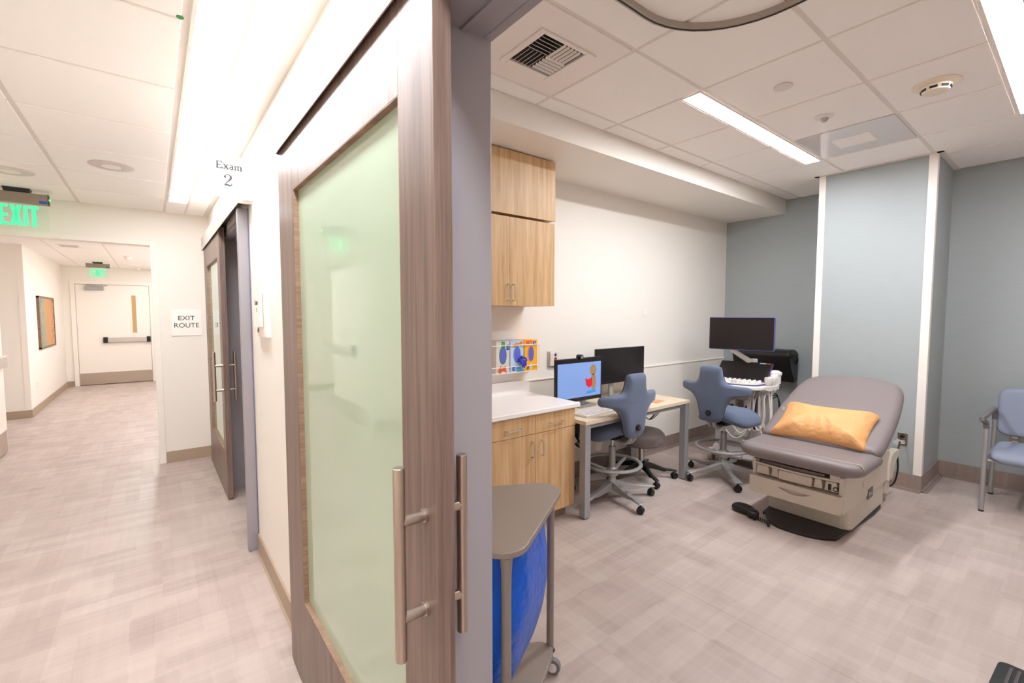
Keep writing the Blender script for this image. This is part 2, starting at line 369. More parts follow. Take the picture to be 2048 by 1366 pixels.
cut.update({(7, 5): (5.54, XB, 1.575, 1.575), (6, 5): (4.847, 5.41, .91, 1.575), (6, 6): (4.847, 5.54, 1.575, 2.24), (7, 4): (5.54, XB, .245, .87)})
cut[(7, 6)] = (5.54, XB, 1.80, 2.24)
GLOSS = mat('glossy_access_panel', (214, 208, 206), .12, spec=.6)
VENTM = mat('vent_panel', (240, 232, 226), .5)
tiles(cr, xs_r, ys_r, ZR, skip={(7, 5), (1, 6)}, cut=cut, mats={(5, 5): GLOSS})
MB().ring((1.40, 2.067, 1.588, 2.227), DUCT, ZR, ZR+.02).build('ceiling_tile', VENTM, cr, world=True, smooth=False)
B(4.39, 4.637, 1.124, 1.38, ZR-.003, ZR+.004).build('access_hatch', TILE, cr, world=True, smooth=False, lab='matt rectangular hatch in the glossy ceiling panel')
MB().box(5.40, 5.44, .85, 1.825, ZR-.004, ZR+.01).box(5.40, XB, .85, .893, ZR-.004, ZR+.01).box(5.40, XB, 1.785, 1.825, ZR-.004, ZR+.01).build('edge_trim', GRID, cr, world=True, smooth=False)
cc = ceiling('ceiling', -1.71, XW, -3.1, 6.18, ZC, 'corridor suspended ceiling of off-white tiles beside a long light strip')
ys_c = [-3.1]+[2.14+.667*k for k in range(-7, 7)]+[6.18]
tiles(cc, [-1.71, -1.2, -.533, .135], ys_c, ZC); tiles(cc, [.312, .487], ys_c, ZC, gap=.008)
tiles(cc, [.135, .312], [5.56, 6.18], ZC, gap=.008)
cf = ceiling('ceiling', -2.43, XW, 6.3, 14.1, ZC-.01, 'suspended ceiling of the corridor beyond the double door')
tiles(cf, [-2.43, -1.93, -1.25, -.58, .09, .26, XW], [6.3]+[6.9+.667*k for k in range(11)]+[14.1], ZC-.01, skip={(4, k) for k in range(1, 11)})
# light strips
def strip(name, x0, x1, y0, y1, z, m, lab, group=None):
    t = thing(name, ((x0+x1)/2, (y0+y1)/2, z), lab, 'light', group)
    e = .012
    MB().box(x0-e, x1+e, y0-e, y0, z-.003, z+.006).box(x0-e, x1+e, y1, y1+e, z-.003, z+.006).box(x0-e, x0, y0, y1, z-.003, z+.006).box(x1, x1+e, y0, y1, z-.003, z+.006).build('housing', WHITE, t, world=True, smooth=False)
    B(x0, x1, y0, y1, z, z+.005).build('diffuser', m, t, world=True, smooth=False); return t
strip('ceiling_light', .163, .303, -2.6, 5.54, ZC, L_COR, 'long white light strip in the corridor ceiling')
strip('ceiling_light', 2.79, 4.858, 1.606, 1.722, ZR, L_ROOM, 'slim white light strip in the exam room ceiling above the desk side')
strip('ceiling_light', 2.79, 4.845, .255, .372, ZR, L_ROOM, 'slim white light strip in the exam room ceiling towards the side chair')
strip('ceiling_light_offscreen', .105, .245, 6.95, 13.3, ZC-.01, L_FAR, 'long white light strip in the far corridor ceiling')
# ================================================================ DOORS
# hollow metal frames of the two sliding door openings
def opening(name, y0, y1, lab):
    t = thing(name, (XW, (y0+y1)/2, 0), lab, 'door frame', kind='structure')
    MB().box(XW-.004, XI+.004, y1-.002, y1+.03, 0, HEAD+.03).box(XI-.02, XI+.006, y1, y1+.05, 0, HEAD+.05).build('far_jamb', FRAME, t, world=True, bevel=.003)
    MB().box(XW-.004, XI+.004, y0-.03, y0+.002, 0, HEAD+.03).build('near_jamb', FRAME, t, world=True, bevel=.003)
    MB().box(XW-.004, XI+.004, y0-.03, y1+.03, HEAD, HEAD+.04).xf(lambda v: (min(v.x, XI-.02), v.y, v.z)).box(XI-.02, XI+.006, y0-.05, y1+.05, HEAD, HEAD+.05).build('head', FRAME, t, world=True, bevel=.003)
    B(.585, .6, y0, y1, HEAD-.006, HEAD+.002).build('stop_bead', FRAME, t, world=True)
    MB().box(.455, XW, y0-.05, y0, 0, 2.315).build('strike_post', FRAME, t, world=True, bevel=.004, lab='grey strike post standing proud of the wall')
    B(XW-.006, XW, y0-.062, y0-.05, 0, 2.315).build('bluish_strip', solid('bluish_strip', (110, 112, 135)), t, world=True)  # narrow darker bluish strip on the wall along the strike post
    return t
opening('door_frame', -.38, YJ, 'grey-lavender metal frame of the open exam room doorway')
opening('door_frame', 3.53, 4.84, 'grey-lavender metal frame of the doorway under the Exam 2 sign')
def sliding(name, y0, y1, lab, vlab, vy0, vy1):
    XD, T = .457, .043; zt = 2.36; z0 = .012
    t = thing(name, (XD+T/2, (y0+y1)/2, 0), lab, 'door', kind='structure')
    st = .165; rb, rt_ = .40, 2.12
    for a, b in ((y0, y0+st), (y1-st*1.55, y1)):
        o = B(XD, XD+T, a, b, z0, zt).build('stile', LAM, t, world=True, bevel=.0015, seg=1)
    B(XD, XD+T, y0+st, y1-st*1.55, z0, rb).build('bottom_rail', LAMH, t, world=True, smooth=False)
    B(XD, XD+T, y0+st, y1-st*1.55, rt_, zt).build('top_rail', LAMH, t, world=True, smooth=False)
    g0, g1 = y0+st, y1-st*1.55; bw = .011
    e0, e1 = XD+.0005, XD+T-.0005
    MB().box(e0, e1, g0, g0+.003, rb, rt_).box(e0, e1, g1-.003, g1, rb, rt_).box(e0, e1, g0+.003, g1-.003, rb, rb+.003).box(e0, e1, g0+.003, g1-.003, rt_-.003, rt_).build('glazing_bead', EDGE, t, world=True, smooth=False, lab='brown edge lining around the glass')
    B(XD+.020, XD+.028, g0+.002, g1-.002, rb+.002, rt_-.002).build('glass_pane', GLASSW, t, world=True, smooth=False, lab='pale green opaque glass pane')
    for sx, lb in ((-1, 'pull_handle'), (1, 'pull_handle')):
        xs = XD if sx < 0 else XD+T; yh = y0+.052; xh = xs+sx*.062 if sx < 0 else xs+.05
        h = MB().cyl((xh, yh, .872), (xh, yh, 1.297), .0128).build(lb, STEEL, t, world=True, bevel=.002, lab='tall brushed steel pull bar')
        for zz in (.965, 1.178):
            MB().cyl((xs, yh, zz), (xh, yh, zz), .0115).build('standoff', STEEL, h, world=True, smooth=True)
            MB().cyl((xs, yh, zz), (xs+sx*.006, yh, zz), .0155).build('standoff_rose', STEEL, h, world=True)
    v = thing('track_valance', (.48, (vy0+vy1)/2, 2.318), vlab, 'door track')
    MB().box(.442, .446, vy0, vy1, 2.318, 2.45).box(.446, XW, vy0+.004, vy1-.004, 2.446, 2.45).build('cover', ALU, v, world=True, smooth=False)
    for ya in (vy0, vy1-.004): B(.446, XW, ya, ya+.004, 2.318, 2.45).build('end_plate', ALU, v, world=True, smooth=False)
    B(.46, .505, vy0+.01, vy1-.01, 2.375, 2.42).build('rail', BLACK, v, world=True, smooth=False)
    return t
sliding('door_1', .836, 2.255, 'brown laminate sliding door with pale green glass, pushed open beside the exam room', 'satin aluminium track cover above the nearer sliding door', -.5, 2.235)
sliding('door_2', 4.575, 6.0, 'brown laminate sliding door with glass standing part open under the Exam 2 sign', 'satin aluminium track cover below the Exam 2 sign', 3.34, 6.05)
# frame of double door in end wall
t = thing('door_frame', (-.7, 6.2, 0), 'white metal frame of the corridor double door', 'door frame', kind='structure')
for x0, x1 in ((0, .058), (-1.458, -1.40)): B(x0, x1, 6.165, 6.31, 0, 2.395).build('jamb', WHITE, t, world=True, bevel=.003)
B(-1.40, 0, 6.165, 6.31, 2.345, 2.395).build('head', WHITE, t, world=True, bevel=.003)
B(-.7-.02, -.7+.02, 6.15, 6.165, 2.36, 2.39).build('closer_shoe', WHITE, t, world=True)
# open leaf standing in the corridor beyond
t = thing('door_3', (-1.42, 7.05, 0), 'white door leaf swung fully open with steel kick plate and push bar', 'door', kind='structure')
B(-1.445, -1.40, 6.34, 7.84, .015, 2.33).build('leaf', WHITE, t, world=True, bevel=.002)
B(-1.40, -1.397, 6.37, 7.81, .02, .27).build('kick_plate', KICK, t, world=True, smooth=False)
B(-1.40, -1.35, 6.75, 7.80, 1.01, 1.145).build('push_bar', ALU, t, world=True, bevel=.012, seg=3)
B(-1.40, -1.345, 6.72, 6.80, 1.0, 1.155).build('push_bar_cap', BLACK, t, world=True, bevel=.006)
# far exit door
t = thing('door_4', (-.7, 14.1, 0), 'white exit door at the end of the corridor with narrow window, push bar and kick plate', 'door', kind='structure')
B(-1.35, -.06, 14.105, 14.15, .012, 2.30).build('leaf', WHITE, t, world=True)
MB().box(-1.435, -1.355, 14.07, 14.16, 0, 2.385).box(-.055, 0, 14.07, 14.16, 0, 2.385).box(-1.355, -.055, 14.07, 14.16, 2.305, 2.385).build('frame', WHITE, t, world=True, bevel=.003)
B(-1.345, -.065, 14.098, 14.105, .015, .28).build('kick_plate', KICK, t, world=True)
wn = MB().box(-.415, -.39, 14.095, 14.106, 1.16, 2.095).box(-.31, -.285, 14.095, 14.106, 1.16, 2.095).box(-.39, -.31, 14.095, 14.106, 1.16, 1.185).box(-.39, -.31, 14.095, 14.106, 2.07, 2.095).build('vision_frame', WHITE, t, world=True)
B(-.39, -.31, 14.1, 14.106, 1.185, 2.07).build('vision_pane', mat('warm_pane', (196, 160, 116), .1), wn, world=True)
pb = B(-.90, -.08, 14.04, 14.10, .975, 1.085).build('push_bar', ALU, t, world=True, bevel=.01)
for a, b in ((-.92, -.84), (-.14, -.065)): B(a, b, 14.03, 14.104, .965, 1.095).build('end_cap', BLACK, pb, world=True, bevel=.006)
cl = B(-1.20, -.87, 14.03, 14.105, 2.17, 2.255).build('door_closer', SILVER, t, world=True, bevel=.006)
B(-1.17, -.80, 14.03, 14.05, 2.27, 2.285).build('closer_arm', SILVER, cl, world=True)
# ================================================================ CORRIDOR SIGNS AND FITTINGS
def exit_sign(cx, y, z, k, lab):
    t = thing('exit_sign', (cx, y, z), lab, 'exit sign', 'green EXIT signs hanging from the corridor ceilings')
    MB().box(cx-.085*k, cx+.085*k, y-.05*k, y+.05*k, z-.035*k, z).xf(lambda v: (cx+(v.x-cx)*(1 if v.z > z-.01 else .9), y+(v.y-y)*(1 if v.z > z-.01 else .7), v.z)).build('canopy', BLACK, t, world=True, bevel=.003)
    hz = z-.035*k
    B(cx-.19*k, cx+.19*k, y-.03*k, y+.03*k, hz-.088*k, hz).build('housing', mat('exit_housing', (150, 138, 124), .4, metal=.5), t, world=True, bevel=.002)
    B(cx+.19*k, cx+.195*k, y-.031*k, y+.031*k, hz-.09*k, hz+.002).build('end_cap', BLACK, t, world=True)
    MB().cyl((cx+.195*k, y-.01, hz-.042*k), (cx+.203*k, y-.01, hz-.042*k), .007*k, n=10).build('indicator', mat('indicator_green', (40, 255, 60), .4, emit=4), t, world=True)
    B(cx+.135*k, cx+.185*k, y-.0312*k, y-.03*k, hz-.08*k, hz-.058*k).build('sticker', BLU, t, world=True)
    pz1, pz0 = hz-.088*k, hz-.088*k-.225*k
    g = mat('acrylic', (225, 255, 238), .05, trans=1, alpha=.35)
    B(cx-.185*k, cx+.185*k, y-.004*k, y+.004*k, pz0, pz1).build('acrylic_panel', g, t, world=True, smooth=False)
    H = .175*k; zb = pz0+.03*k
    def L(u0, pts_list, nm):
        mb = MB()
        for pts in pts_list: poly(mb, [(cx+(u0+p[0])*k, zb+p[1]*H) for p in pts], lambda a, b, d: (a, y-.0075*k+d, b), .0035*k)
        mb.build(nm, GREEN, t, world=True, smooth=False)
    s = .026
    L(-.118, [[(0, 0), (s, 0), (s, 1), (0, 1)], [(s, .86), (.058, .86), (.058, 1), (s, 1)], [(s, .43), (.056, .43), (.056, .57), (s, .57)], [(s, 0), (.058, 0), (.058, .14), (s, .14)]], 'letter_e')
    L(-.052, [[(0, 0), (.03, 0), (.075, 1), (.045, 1)], [(.045, 0), (.075, 0), (.03, 1), (0, 1)]], 'letter_x')
    L(.031, [[(0, 0), (s, 0), (s, 1), (0, 1)]], 'letter_i')
    L(.064, [[(.018, 0), (.044, 0), (.044, .86), (.018, .86)], [(0, .86), (.062, .86), (.062, 1), (0, 1)]], 'letter_t')
    return t
exit_sign(-.885, 5.80, ZC, 1.0, 'green EXIT sign in front of the corridor double door opening')
exit_sign(-.86, 12.75, ZC-.01, .95, 'green EXIT sign above the far white exit door')
# exit route plate
t = thing('exit_route_sign', (.288, 6.17, 1.53), 'white square wall sign reading EXIT ROUTE', 'sign')
B(.152, .424, 6.17, 6.18, 1.387, 1.673).build('plate', solid('signwhite', (250, 246, 240)), t, world=True, bevel=.002)
f = lambda u, v, d: (.288+u, 6.1695-d, v)
text_mesh('lettering', 'EXIT', .07, INK, t, lambda u, v, d: f(u, v+1.578, d), xs=1.08)
text_mesh('lettering', 'ROUTE', .07, INK, t, lambda u, v, d: f(u, v+1.498, d), xs=1.02)
# hanging blade sign Exam 2
t = thing('room_sign', (.385, 3.285, 2.455), 'white projecting wall sign reading Exam 2 above the further sliding door', 'sign')
B(.247, .50, 3.28, 3.290, 2.33, 2.58).build('plate', solid('signwhite', (250, 246, 240)), t, world=True, bevel=.001)
B(.50, XW, 3.272, 3.298, 2.325, 2.588).build('wall_bracket', solid('signwhite', (250, 246, 240)), t, world=True, bevel=.002)
f = lambda u, v, d: (.388+u, 3.2795-d, 2.455+v)
mb = MB(); th, tn = .0058, .0016
def lt(pts, ws, ox, k=1): stroke(mb, [(ox+p[0]*k, .045+p[1]*k) for p in pts], [max(w_, .085)*k*1.6 for w_ in ws] if isinstance(ws, list) else max(ws, .085)*k*1.6, f)
k = .040                                    # cap height
lt([(.22, 0), (.22, 1)], .15, -.062, k)
for v in (.02, .98): lt([(.05, v), (.85, v)], .05, -.062, k)
lt([(.22, .5), (.62, .5)], .05, -.062, k); lt([(.84, 0), (.84, .25)], .05, -.062, k); lt([(.84, .75), (.84, 1)], .05, -.062, k); lt([(.62, .4), (.62, .6)], .05, -.062, k)
lt([(.08, .66), (.58, 0)], .13, -.022, k); lt([(.58, .66), (.08, 0)], .05, -.022, k)
for a, v in ((.08, .66), (.56, .66), (.08, 0), (.58, 0)): lt([(a-.12, v), (a+.12, v)], .045, -.022, k)
lt([(.1, .52), (.2, .64), (.38, .64), (.44, .5), (.44, .08), (.52, 0), (.6, .04)], [.06, .05, .06, .12, .12, .06, .04], .008, k)
lt([(.44, .38), (.22, .34), (.08, .22), (.1, .06), (.24, 0), (.44, .12)], [.04, .05, .1, .1, .05, .04], .008, k)
for a in (.1, .48, .86): lt([(a, 0), (a, .62)], .11, .036, k); lt([(a-.12, .01), (a+.14, .01)], .045, .036, k)
lt([(-.04, .64), (.1, .64)], .05, .036, k)
for a in (.1, .48): lt([(a, .48), (a+.12, .63), (a+.28, .63), (a+.38, .5)], [.04, .05, .08, .11], .036, k)
mb.build('word_exam', INK, t, world=True, smooth=False)
mb = MB(); k = .068
stroke(mb, [(-.024+p[0]*k, -.055+p[1]*k) for p in ((.1, .72), (.12, .86), (.26, .98), (.45, .97), (.58, .84), (.57, .66), (.42, .46), (.2, .24), (.08, .04))], [w_*k*1.25 for w_ in (.1, .08, .05, .07, .14, .15, .1, .06, .04)], f)
stroke(mb, [(-.024+p[0]*k, -.055+p[1]*k) for p in ((.06, .05), (.3, .09), (.5, .04), (.62, .1), (.65, .26))], [w_*k*1.25 for w_ in (.08, .13, .12, .07, .04)], f)
poly(mb, [(-.024+p[0]*k, -.055+p[1]*k) for p in ell(.14, .74, .075, .075, 12)], f)
mb.build('number_two', INK, t, world=True, smooth=False)
# wall plaque and card slot beside the further door
t = thing('door_plaque', (.51, 3.1, 1.62), 'white layered room plaque on the corridor wall beside the strike post', 'sign')
B(.497, XW, 2.86, 3.19, 1.49, 1.742).build('back_plate', solid('signwhite', (250, 246, 240)), t, world=True, bevel=.001)
B(.478, .492, 2.93, 3.14, 1.548, 1.795).build('front_plate', WHITE, t, world=True, bevel=.001)
B(.49, .499, 2.95, 3.12, 1.56, 1.73).build('spacer', WHITE, t, world=True)
B(.4955, .497, 3.09, 3.13, 1.512, 1.535).build('symbol', INK, t, world=True)
text_mesh('lettering', 'Exam', .045, INK, t, lambda u, v, d: (.4775-d, 3.03-u, 1.69+v))
text_mesh('lettering', '2', .03, INK, t, lambda u, v, d: (.4775-d, 3.03-u, 1.645+v))
def ceiling_speaker(x, y, z, r, lab, m2=None):
    t = thing('ceiling_speaker', (x, y, z), lab, 'speaker')
    MB().lathe([(r, 0), (r, -.004), (r*.93, -.008), (r*.5, -.009), (.001, -.009)], (x, y, z), 36).build('grille', mat('speaker_grille', (214, 203, 200), .5), t, world=True)
    MB().lathe([(r*.42, -.008), (r*.42, -.011), (r*.36, -.0115), (.001, -.0115)], (x, y, z), 30).build('centre_ring', WHITE, t, world=True)
ceiling_speaker(-.20, 4.50, ZC, .132, 'round white speaker grille in the corridor ceiling beside the light strip')
ceiling_speaker(-.81, 5.12, ZC, .132, 'round speaker grille in the corridor ceiling lit green by the exit sign')
# small green sticker on ceiling grid
label(MB().lathe([(.012, 0), (.012, -.002), (.001, -.002)], (.118, 2.12, ZC), 16).build('ceiling_marker', solid('greendot', (30, 140, 80))), 'tiny green dot sticker on a corridor ceiling tile', 'sticker')
# far corridor ceiling fittings
def detector(x, y, z, r, lab, m=WHITE, name='smoke_detector', slots=True):
    t = thing(name, (x, y, z), lab, 'detector')
    MB().lathe([(r, 0), (r, -.006), (r*.8, -.016), (r*.62, -.02)], (x, y, z), 28).build('base', m, t, world=True)
    MB().lathe([(r*.66, -.015), (r*.62, -.032), (r*.55, -.05), (r*.45, -.054), (.001, -.055)], (x, y, z), 28).build('head', m, t, world=True)
    if slots:
        for k in range(8):
            a = k*math.pi/4; mb = B(-r*.16, r*.16, -.003, .003, -.006, .006)
            ca, sa = math.cos(a), math.sin(a)
            mb.xf(lambda v: (x+ca*(r*.60+v.y)-sa*v.x, y+sa*(r*.60+v.y)+ca*v.x, z-.036+v.z)).build('slot', BLACK, t, world=True)
detector(-.33, 11.2, ZC-.01, .075, 'small white detector on the far corridor ceiling', slots=False)
detector(-.23, 13.6, ZC-.01, .075, 'white detector on the far corridor ceiling close to the exit door', slots=False)
t = thing('ceiling_sensor', (-.62, 9.0, ZC-.01), 'white box sensor on the far corridor ceiling', 'sensor'); B(-.70, -.54, 8.96, 9.06, ZC-.05, ZC-.01).build('body', WHITE, t, world=True, bevel=.006); MB().cyl((-.62, 8.958, ZC-.03), (-.62, 8.962, ZC-.03), .007).build('lens', BLACK, t, world=True)
t = thing('ceiling_grille', (-1.0, 10.0, ZC-.01), 'small square air grille in the far corridor ceiling', 'vent'); MB().box(-1.12, -.88, 9.85, 10.15, ZC-.018, ZC-.01).build('frame', WHITE, t, world=True)
for k in range(6): B(-1.10, -.90, 9.87+k*.046, 9.90+k*.046, ZC-.022, ZC-.016).build('slat', mat('speaker_grille', (214, 203, 200), .5), t, world=True)
# framed picture
t = thing('framed_picture', (-1.545, 11.55, 1.6), 'brown framed abstract picture in blue and orange on the far corridor wall', 'picture')
y0, y1, z0, z1 = 11.15, 12.65, 1.02, 1.94
MB().box(-1.56, -1.525, y0, y0+.03, z0, z1).box(-1.56, -1.525, y1-.03, y1, z0, z1).box(-1.56, -1.525, y0, y1, z0, z0+.03).box(-1.56, -1.525, y0, y1, z1-.03, z1).build('frame', wood('frame_wood', (110, 82, 58), (140, 108, 80), (20, 20, 20)), t, world=True)
pm = mat('abstract_canvas', (120, 110, 110), .6); nt = pm.node_tree
tc = nt.nodes.new('ShaderNodeTexCoord'); nz = nt.nodes.new('ShaderNodeTexNoise'); nz.inputs['Scale'].default_value = 7; nz.inputs['Detail'].default_value = 6; nz.inputs['Distortion'].default_value = 2.5
sp = nt.nodes.new('ShaderNodeSeparateXYZ'); nt.links.new(tc.outputs['Object'], sp.inputs[0])
ad = nt.nodes.new('ShaderNodeMath'); ad.operation = 'MULTIPLY_ADD'; ad.inputs[1].default_value = .34; nt.links.new(sp.outputs[1], ad.inputs[0]); nt.links.new(nz.outputs['Fac'], ad.inputs[2])
rp = nt.nodes.new('ShaderNodeValToRGB'); e = rp.color_ramp.elements; e[0].position = .3; e[0].color = lin((92, 128, 150)); e[1].position = .95; e[1].color = lin((140, 60, 50))
for p_, c_ in ((.45, (140, 150, 150)), (.55, (176, 160, 90)), (.65, (206, 140, 90)), (.8, (196, 150, 110))): q = e.new(p_); q.color = lin(c_)
nt.links.new(tc.outputs['Object'], nz.inputs['Vector']); nt.links.new(ad.outputs[0], rp.inputs[0]); nt.links.new(rp.outputs[0], nt.nodes['Principled BSDF'].inputs['Base Color'])
B(-1.558, -1.535, y0+.03, y1-.03, z0+.03, z1-.03).build('canvas', pm, t, world=True, smooth=False)
def outlet(name, c, n, lab, plate=WHITE, face=WPLAS, w_=.072, h=.118):
    """n: direction the plate faces, 'x-','x+','y-'"""
    t = thing(name, c, lab, 'outlet')
    def bx(u0, u1, v0, v1, d0, d1):
        if n[0] == 'x':
            s_ = -1 if n == 'x-' else 1
            return B(c[0]+s_*d0, c[0]+s_*d1, c[1]+u0, c[1]+u1, c[2]+v0, c[2]+v1)
        return B(c[0]+u0, c[0]+u1, c[1]-d0, c[1]-d1, c[2]+v0, c[2]+v1)
    p = bx(-w_/2, w_/2, -h/2, h/2, 0, .006).build('plate', plate, t, world=True, bevel=.002)
    for s_ in (-1, 1):
        r_ = bx(-.017, .017, s_*.028-.016, s_*.028+.016, .006, .009).build('receptacle', face, t, world=True, bevel=.003)
        for u in (-.007, .007): bx(u-.0015, u+.0015, s_*.028-.004, s_*.028+.006, .009, .0095).build('slot', BLACK, r_, world=True)
    return t
outlet('wall_outlet', (-1.56, 10.75, .45), 'x+', 'white wall outlet below the framed picture')
outlet('wall_outlet', (5.44, 1.03, .463), 'x-', 'steel wall outlet on the column beside the exam table', plate=STEEL)
outlet('wall_outlet', (XB, .38, .468), 'x-', 'beige wall outlet on the blue wall behind the side chair', plate=mat('beige_plate', (160, 148, 132), .5))
# ================================================================ ROOM CEILING FITTINGS
t = thing('air_diffuser', (1.76, 1.92, ZR), 'white square air diffuser with four fields of angled louvres', 'vent')
MB().box(1.555, 1.59, 1.735, 2.09, ZR-.012, ZR).box(1.885, 1.955, 1.735, 2.09, ZR-.012, ZR).box(1.59, 1.885, 1.735, 1.757, ZR-.012, ZR).box(1.59, 1.885, 2.045, 2.09, ZR-.012, ZR).build('frame', VENTM, t, world=True, bevel=.004)
dx0, dx1, dy0, dy1 = DUCT
o = MB().add([(x_, y_, z_) for z_ in (ZR+.002, ZR+.30) for x_, y_ in ((dx0, dy0), (dx1, dy0), (dx1, dy1), (dx0, dy1))], [(0, 1, 5, 4), (1, 2, 6, 5), (2, 3, 7, 6), (3, 0, 4, 7), (4, 5, 6, 7)]).build('duct', mat('galvanised_duct', (120, 116, 112), .6, metal=.3), t, world=True, smooth=False)
md = o.modifiers.new('wall', 'SOLIDIFY'); md.thickness = .003; md.offset = 0
xm, ym = 1.737, 1.90
for (qx0, qx1, qy0, qy1, d) in ((1.597, xm, 1.762, ym, 'x'), (xm, 1.88, 1.762, ym, 'y'), (1.597, xm, ym, 2.04, 'y'), (xm, 1.88, ym, 2.04, 'x')):
    first = (qx0 < 1.6) == (qy0 < 1.8)
    for k in range(5):
        if d == 'x':
            yy = qy0+.012+k*.027; s_ = 1 if qy0 < 1.8 else -1
            mb = MB().add([(qx0, yy, ZR-.013), (qx1, yy, ZR-.013), (qx1, yy+s_*.008, ZR-.003), (qx0, yy+s_*.008, ZR-.003), (qx0, yy+.002, ZR-.013), (qx1, yy+.002, ZR-.013), (qx1, yy+s_*.008+.002, ZR-.003), (qx0, yy+s_*.008+.002, ZR-.003)], [(0,1,2,3),(7,6,5,4),(0,1,5,4),(2,3,7,6),(1,2,6,5),(3,0,4,7)])
        else:
            xx = qx0+.012+k*.027; s_ = -1 if qx0 > 1.7 else 1
            mb = MB().add([(xx, qy0, ZR-.013), (xx, qy1, ZR-.013), (xx+s_*.008, qy1, ZR-.003), (xx+s_*.008, qy0, ZR-.003), (xx+.002, qy0, ZR-.013), (xx+.002, qy1, ZR-.013), (xx+s_*.008+.002, qy1, ZR-.003), (xx+s_*.008+.002, qy0, ZR-.003)], [(0,1,2,3),(7,6,5,4),(0,1,5,4),(2,3,7,6),(1,2,6,5),(3,0,4,7)])
        mb.build('louvre', VENTM, t, world=True, smooth=False)
# curtain track
path = [(.70, 1.35, ZR-.014), (1.3, 1.35, ZR-.014), (1.75, 1.35, ZR-.014)]
path += [(1.85+.455*math.sin(R(a)), .895+.455*math.cos(R(a)), ZR-.014) for a in range(0, 91, 9)] + [(2.305, .5, ZR-.014), (2.305, -1.9, ZR-.014)]
tr = MB(); n = len(path)
for off, z0, z1, w_ in ((0, -.014, .014, .026),):
    prof = [(-w_/2, z0), (w_/2, z0), (w_/2, z1), (-w_/2, z1)]
    vs = []; fs = []
    for i, p in enumerate(path):
        a = Vector(path[min(i+1, n-1)])-Vector(path[max(i-1, 0)]); nrm = Vector((-a.y, a.x, 0)).normalized()
        vs += [Vector(p)+nrm*u+Vector((0, 0, v)) for u, v in prof]
    for i in range(n-1): fs += [(i*4+k, i*4+(k+1) % 4, (i+1)*4+(k+1) % 4, (i+1)*4+k) for k in range(4)]
    tr.add(vs, fs+[(0, 1, 2, 3), ((n-1)*4+3, (n-1)*4+2, (n-1)*4+1, (n-1)*4)])
t = thing('curtain_track', (2.0, 1.2, ZR), 'curved grey privacy curtain track fixed to the exam room ceiling', 'curtain track')
tr.build('rail', mat('track_grey', (176, 166, 154), .4, metal=.3), t, world=True)
MB().tube([(p[0], p[1], ZR-.029) for p in path], .0035, 6).build('slot', BLACK, t, world=True)
detector(3.82, .652, ZR, .115, 'cream smoke detector on the exam room ceiling', mat('detector_cream', (236, 222, 200), .45))
t = thing('occupancy_sensor', (3.815, 1.245, ZR), 'small white domed sensor on the exam room ceiling', 'sensor')
MB().lathe([(.062, 0), (.062, -.005), (.045, -.014), (.03, -.016)], (3.815, 1.245, ZR), 28).build('base', WPLAS, t, world=True)
MB().lathe([(.03, -.015), (.027, -.026), (.017, -.036), (.001, -.039)], (3.815, 1.245, ZR), 24).build('lens', mat('lens_grey', (176, 170, 170), .2), t, world=True)
t = thing('sprinkler_cover', (3.115, 1.245, ZR), 'flat round white sprinkler cover in the exam room ceiling', 'cover plate')
MB().lathe([(.052, -.004), (.052, -.009), (.048, -.010), (.001, -.010)], (3.115, 1.245, ZR), 32).build('disc', WPLAS, t, world=True)
MB().lathe([(.045, 0), (.045, -.004), (.001, -.004)], (3.115, 1.245, ZR), 24).build('neck', WPLAS, t, world=True)
# ================================================================ CABINETS AND COUNTER
def bar_pull(par, a, b, out, r=.0045):
    a, b, o = Vector(a), Vector(b), Vector(out); k = (b-a).normalized()*.012
    return MB().tube([a, a+o*.75, a+o+k*.6, a+o+k, b+o-k, b+o-k*.6, b+o*.75, b], r, 8).build('handle', CHROME, par, world=True)
def lower_cab(x0, x1, lab):
    t = thing('base_cabinet', ((x0+x1)/2, 2.8, 0), lab, 'cabinet')
    B(x0, x1, 2.52, YW-.03, .10, .885).build('body', OAK, t, world=True, smooth=False)
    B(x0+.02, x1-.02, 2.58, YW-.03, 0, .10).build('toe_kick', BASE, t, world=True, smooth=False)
    m = (x0+x1)/2
    for i, (a, b) in enumerate(((x0, m), (m, x1))):
        d = B(a+.0015, b-.0015, 2.50, 2.52, .742, .882).build('drawer', OAK, t, world=True, smooth=False)
        c = (a+b)/2; bar_pull(d, (c-.068, 2.50, .801), (c+.068, 2.50, .801), (0, -.03, 0))
        o = B(a+.0015, b-.0015, 2.50, 2.52, .103, .738).build('door', OAK, t, world=True, smooth=False)
        hx = b-.033 if i == 0 else a+.058
        bar_pull(o, (hx, 2.50, .572), (hx, 2.50, .684), (0, -.03, 0))
    return t
lower_cab(1.769, 2.607, 'oak base cabinet with two drawers and two doors beside the desk')
lower_cab(.93, 1.767, 'oak base cabinet next to the wall hidden behind the door jamb')
ct = thing('worktop', (1.8, 2.8, .885), 'white solid surface worktop with low backsplash over the oak cabinets', 'worktop')
B(.70, 2.646, 2.478, YW-.02, .887, .922).build('slab', COUNTER, ct, world=True, bevel=.006, seg=3)
B(.70, 2.646, YW-.02, YW-.002, .887, 1.032).build('backsplash', COUNTER, ct, world=True, bevel=.003)
t = thing('wall_cabinet', (2.15, 2.94, 1.69), 'oak wall cabinet with two doors under a tall plain top panel', 'cabinet')
MB().prism([(2.77, 1.688), (YW-.002, 1.688), (YW-.002, 2.845), (2.77, 2.845), (2.77, 2.381), (2.86, 2.381), (2.86, 2.355), (2.77, 2.355)], 'x', 1.68, 2.612).build('body', OAK, t, world=True, smooth=False)
B(1.68, 2.617, 2.75, 2.77, 2.378, 2.85).build('top_panel', OAK, t, world=True, smooth=False)
